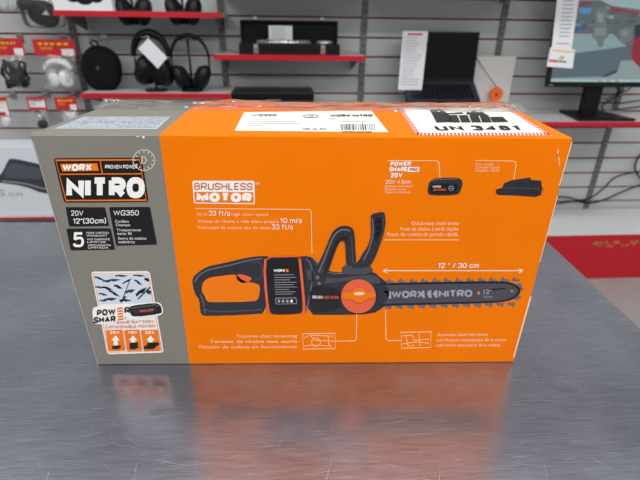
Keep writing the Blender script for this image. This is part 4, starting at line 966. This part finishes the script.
for k in range(9):
    x = -.02 + k * .012; b.face([(x, -.0027, SZ0 + .002), (x + .007, -.0027, SZ0 + .002), (x + .007, -.0027, SZ0 + .0075), (x, -.0027, SZ0 + .0075)], scr('icon%d' % (k % 3), ((70, 120, 180), (220, 170, 60), (240, 240, 240))[k % 3]))
b.build('screen', hd)
b = MB(); b.box(-w + .006, -w + .022, -.0008, 0, .0055, .0085, M_grey_ink); b.build('maker_mark', hd)
# tags on the screen
def screen_card(name, label, pts, off, lines):
    Q = [on_monitor(x, y, off)[0] for x, y in pts]; Wm = on_monitor(0, 0)[1]
    b = MB(); c = (Q[0] + Q[1] + Q[2] + Q[3]) / 4
    b.prism([q - c for q in Q], (0, .0010, 0), M_white)
    r = empty(name, label, 'tag'); r.matrix_world = Wm @ Matrix.Translation(c); b.build('card', r)
    b = MB()
    for (u0, u1, v, t, m) in lines:
        def at(u, v): return (Q[0] * (1 - u) + Q[1] * u) * (1 - v) + (Q[3] * (1 - u) + Q[2] * u) * v - c + Vector((0, -.0004, 0))
        b.face([at(u0, v), at(u1, v), at(u1, v + t), at(u0, v + t)], m)
    b.build('lettering', r); return r
screen_card('specification_card', 'long white specification strip hanging over the left side of the monitor', [(559.5, -22), (582, -22), (571.4, 50), (551.4, 50)], -.003,
            [(.28, .8, .30 + .055 * k, .014, M_grey_ink) for k in range(10)] + [(.2, .85, .90, .012, M_redcard)])
rc = screen_card('price_tag', 'small white price tag with a red bar on the lower left of the monitor', [(550.4, 47.4), (575, 49.6), (572.6, 68.6), (546.6, 66.4)], -.006,
            [(.1, .95, .10, .07, M_yellow), (.05, .40, .62, .12, M_redcard), (.42, .72, .64, .08, M_dgrey_ink)])
p_ = Print(lambda x, y: Vector((x, 0, y)), (0, -1, 0)); Qm = on_monitor(561, 58.5, -.006)[0]
p_.text('$ 129', -.012, -.004, .014, -.003, .008, M_dgrey_ink, .02) if False else None
vs, fs = glyphs('129', .02)
b = MB(); i = b.mi(M_dgrey_ink); vv = [b.bm.verts.new((x * .014 - .010, -.0006, y * .014 - .004)) for x, y, _ in vs]
for f in fs: b.bm.faces.new([vv[k] for k in f])
b.build('price_figures', rc)
# cables behind the monitor
def cable(name, label, pts, d, rad=.0035, m=M_black):
    P = [wp(wl(x, y, dd)[0], dd, wl(x, y, dd)[1]) for (x, y), dd in zip(pts, d)]
    Q = []
    for i in range(len(P) - 1):
        a, b1, c, e = P[max(0, i - 1)], P[i], P[i + 1], P[min(len(P) - 1, i + 2)]
        for k in range(6):
            t = k / 6; Q.append(.5 * ((2 * b1) + (c - a) * t + (2 * a - 5 * b1 + 4 * c - e) * t * t + (3 * b1 - a - 3 * c + e) * t ** 3))
    Q.append(P[-1]); o = P[0]
    b = MB(); b.tube([q - o for q in Q], rad, m, 8); ob = b.build(name); ob.location = o
    return tag(ob, label, 'cable', 'black cables on the right')
cable('power_cable', 'black cable looping down from behind the monitor onto its shelf', [(612, 84), (620, 92), (612, 99), (602, 106), (606, 111), (622, 109), (645, 106)], (.11, .10, .08, .06, .05, .05, .05))
cable('video_cable', 'black cable running right behind the monitor neck', [(600, 103), (610, 102.6), (622, 103), (636, 101), (650, 100)], (.02, .02, .02, .02, .02), .0028)
cable('power_cable', 'thin black cable rising steeply right of the monitor neck', [(606, 100), (616, 94), (628, 90), (634, 84), (640, 78)], (.03, .03, .03, .03, .03), .0028)
cable('extension_cable', 'black cable drooping along the lower slatwall above the white deck', [(548, 203), (560, 203), (575, 201), (590, 203), (606, 199), (624, 191), (648, 182)], (.02, .02, .02, .02, .02, .02, .02), .0042)
cable('extension_cable', 'second black cable crossing behind the drooping one under the monitor shelf', [(552, 197), (566, 197), (580, 200), (592, 197), (604, 188), (618, 176), (650, 170)], (.012, .012, .012, .012, .012, .012, .012), .0035)
cable('extension_cable', 'black cable loop hanging at the right frame edge under the monitor shelf', [(645, 150), (638, 158), (635, 168), (640, 178), (646, 186)], (.02, .02, .02, .02, .02), .0042)

# ================================================================== CONSOLE BOX
dP = .29; a0, zb_ = wl(-20, 217, dP); a1 = -1.0; _, zt_ = wl(0, 147, dP)
r = wall_root('console_box', 'white game console box with a dark console picture on the low left shelf', 'box', (a0 + a1) / 2, dP, zS6 + .0005); w = (a1 - a0) / 2; hh = zt_ - zS6
b = MB(); b.box(-w, w, 0, .12, 0, hh, mat('box_white', (222, 228, 236), .4), bev=.002); b.build('box_body', r)
class WP(Print): pass
cw = (a0 + a1) / 2
p = Print(lambda x, y: Vector((wl(x, y, dP)[0] - cw, -.0004, wl(x, y, dP)[1] - zS6 - .0005)), (0, -1, 0), lift=.0004)
p.poly([(-6, 182), (4, 170), (8, 160), (12, 158), (40, 164), (70, 172), (72, 196), (44, 194), (24, 186), (2, 183)], mat('console_dark', (58, 60, 70), .4), 1)
p.layer(1).poly([(3, 178), (9, 164), (16, 163), (40, 168), (66, 176), (66, 182), (40, 179), (10, 178)], mat('console_grey', (84, 86, 96), .4), 1).line([(2, 181), (24, 183), (44, 189), (68, 192)], 1.2, I_pale, smooth=1)
p.build('console_picture', r)
p = Print(lambda x, y: Vector((wl(x, y, dP)[0] - cw, -.0004, wl(x, y, dP)[1] - zS6 - .0005)), (0, -1, 0), lift=.0004)
p.text('5', -2, 195.6, 5, 196, 6, I_pale).text('SLIM', 8.6, 196, 22.4, 196.6, 4, I_pale)
p.build('lettering', r)
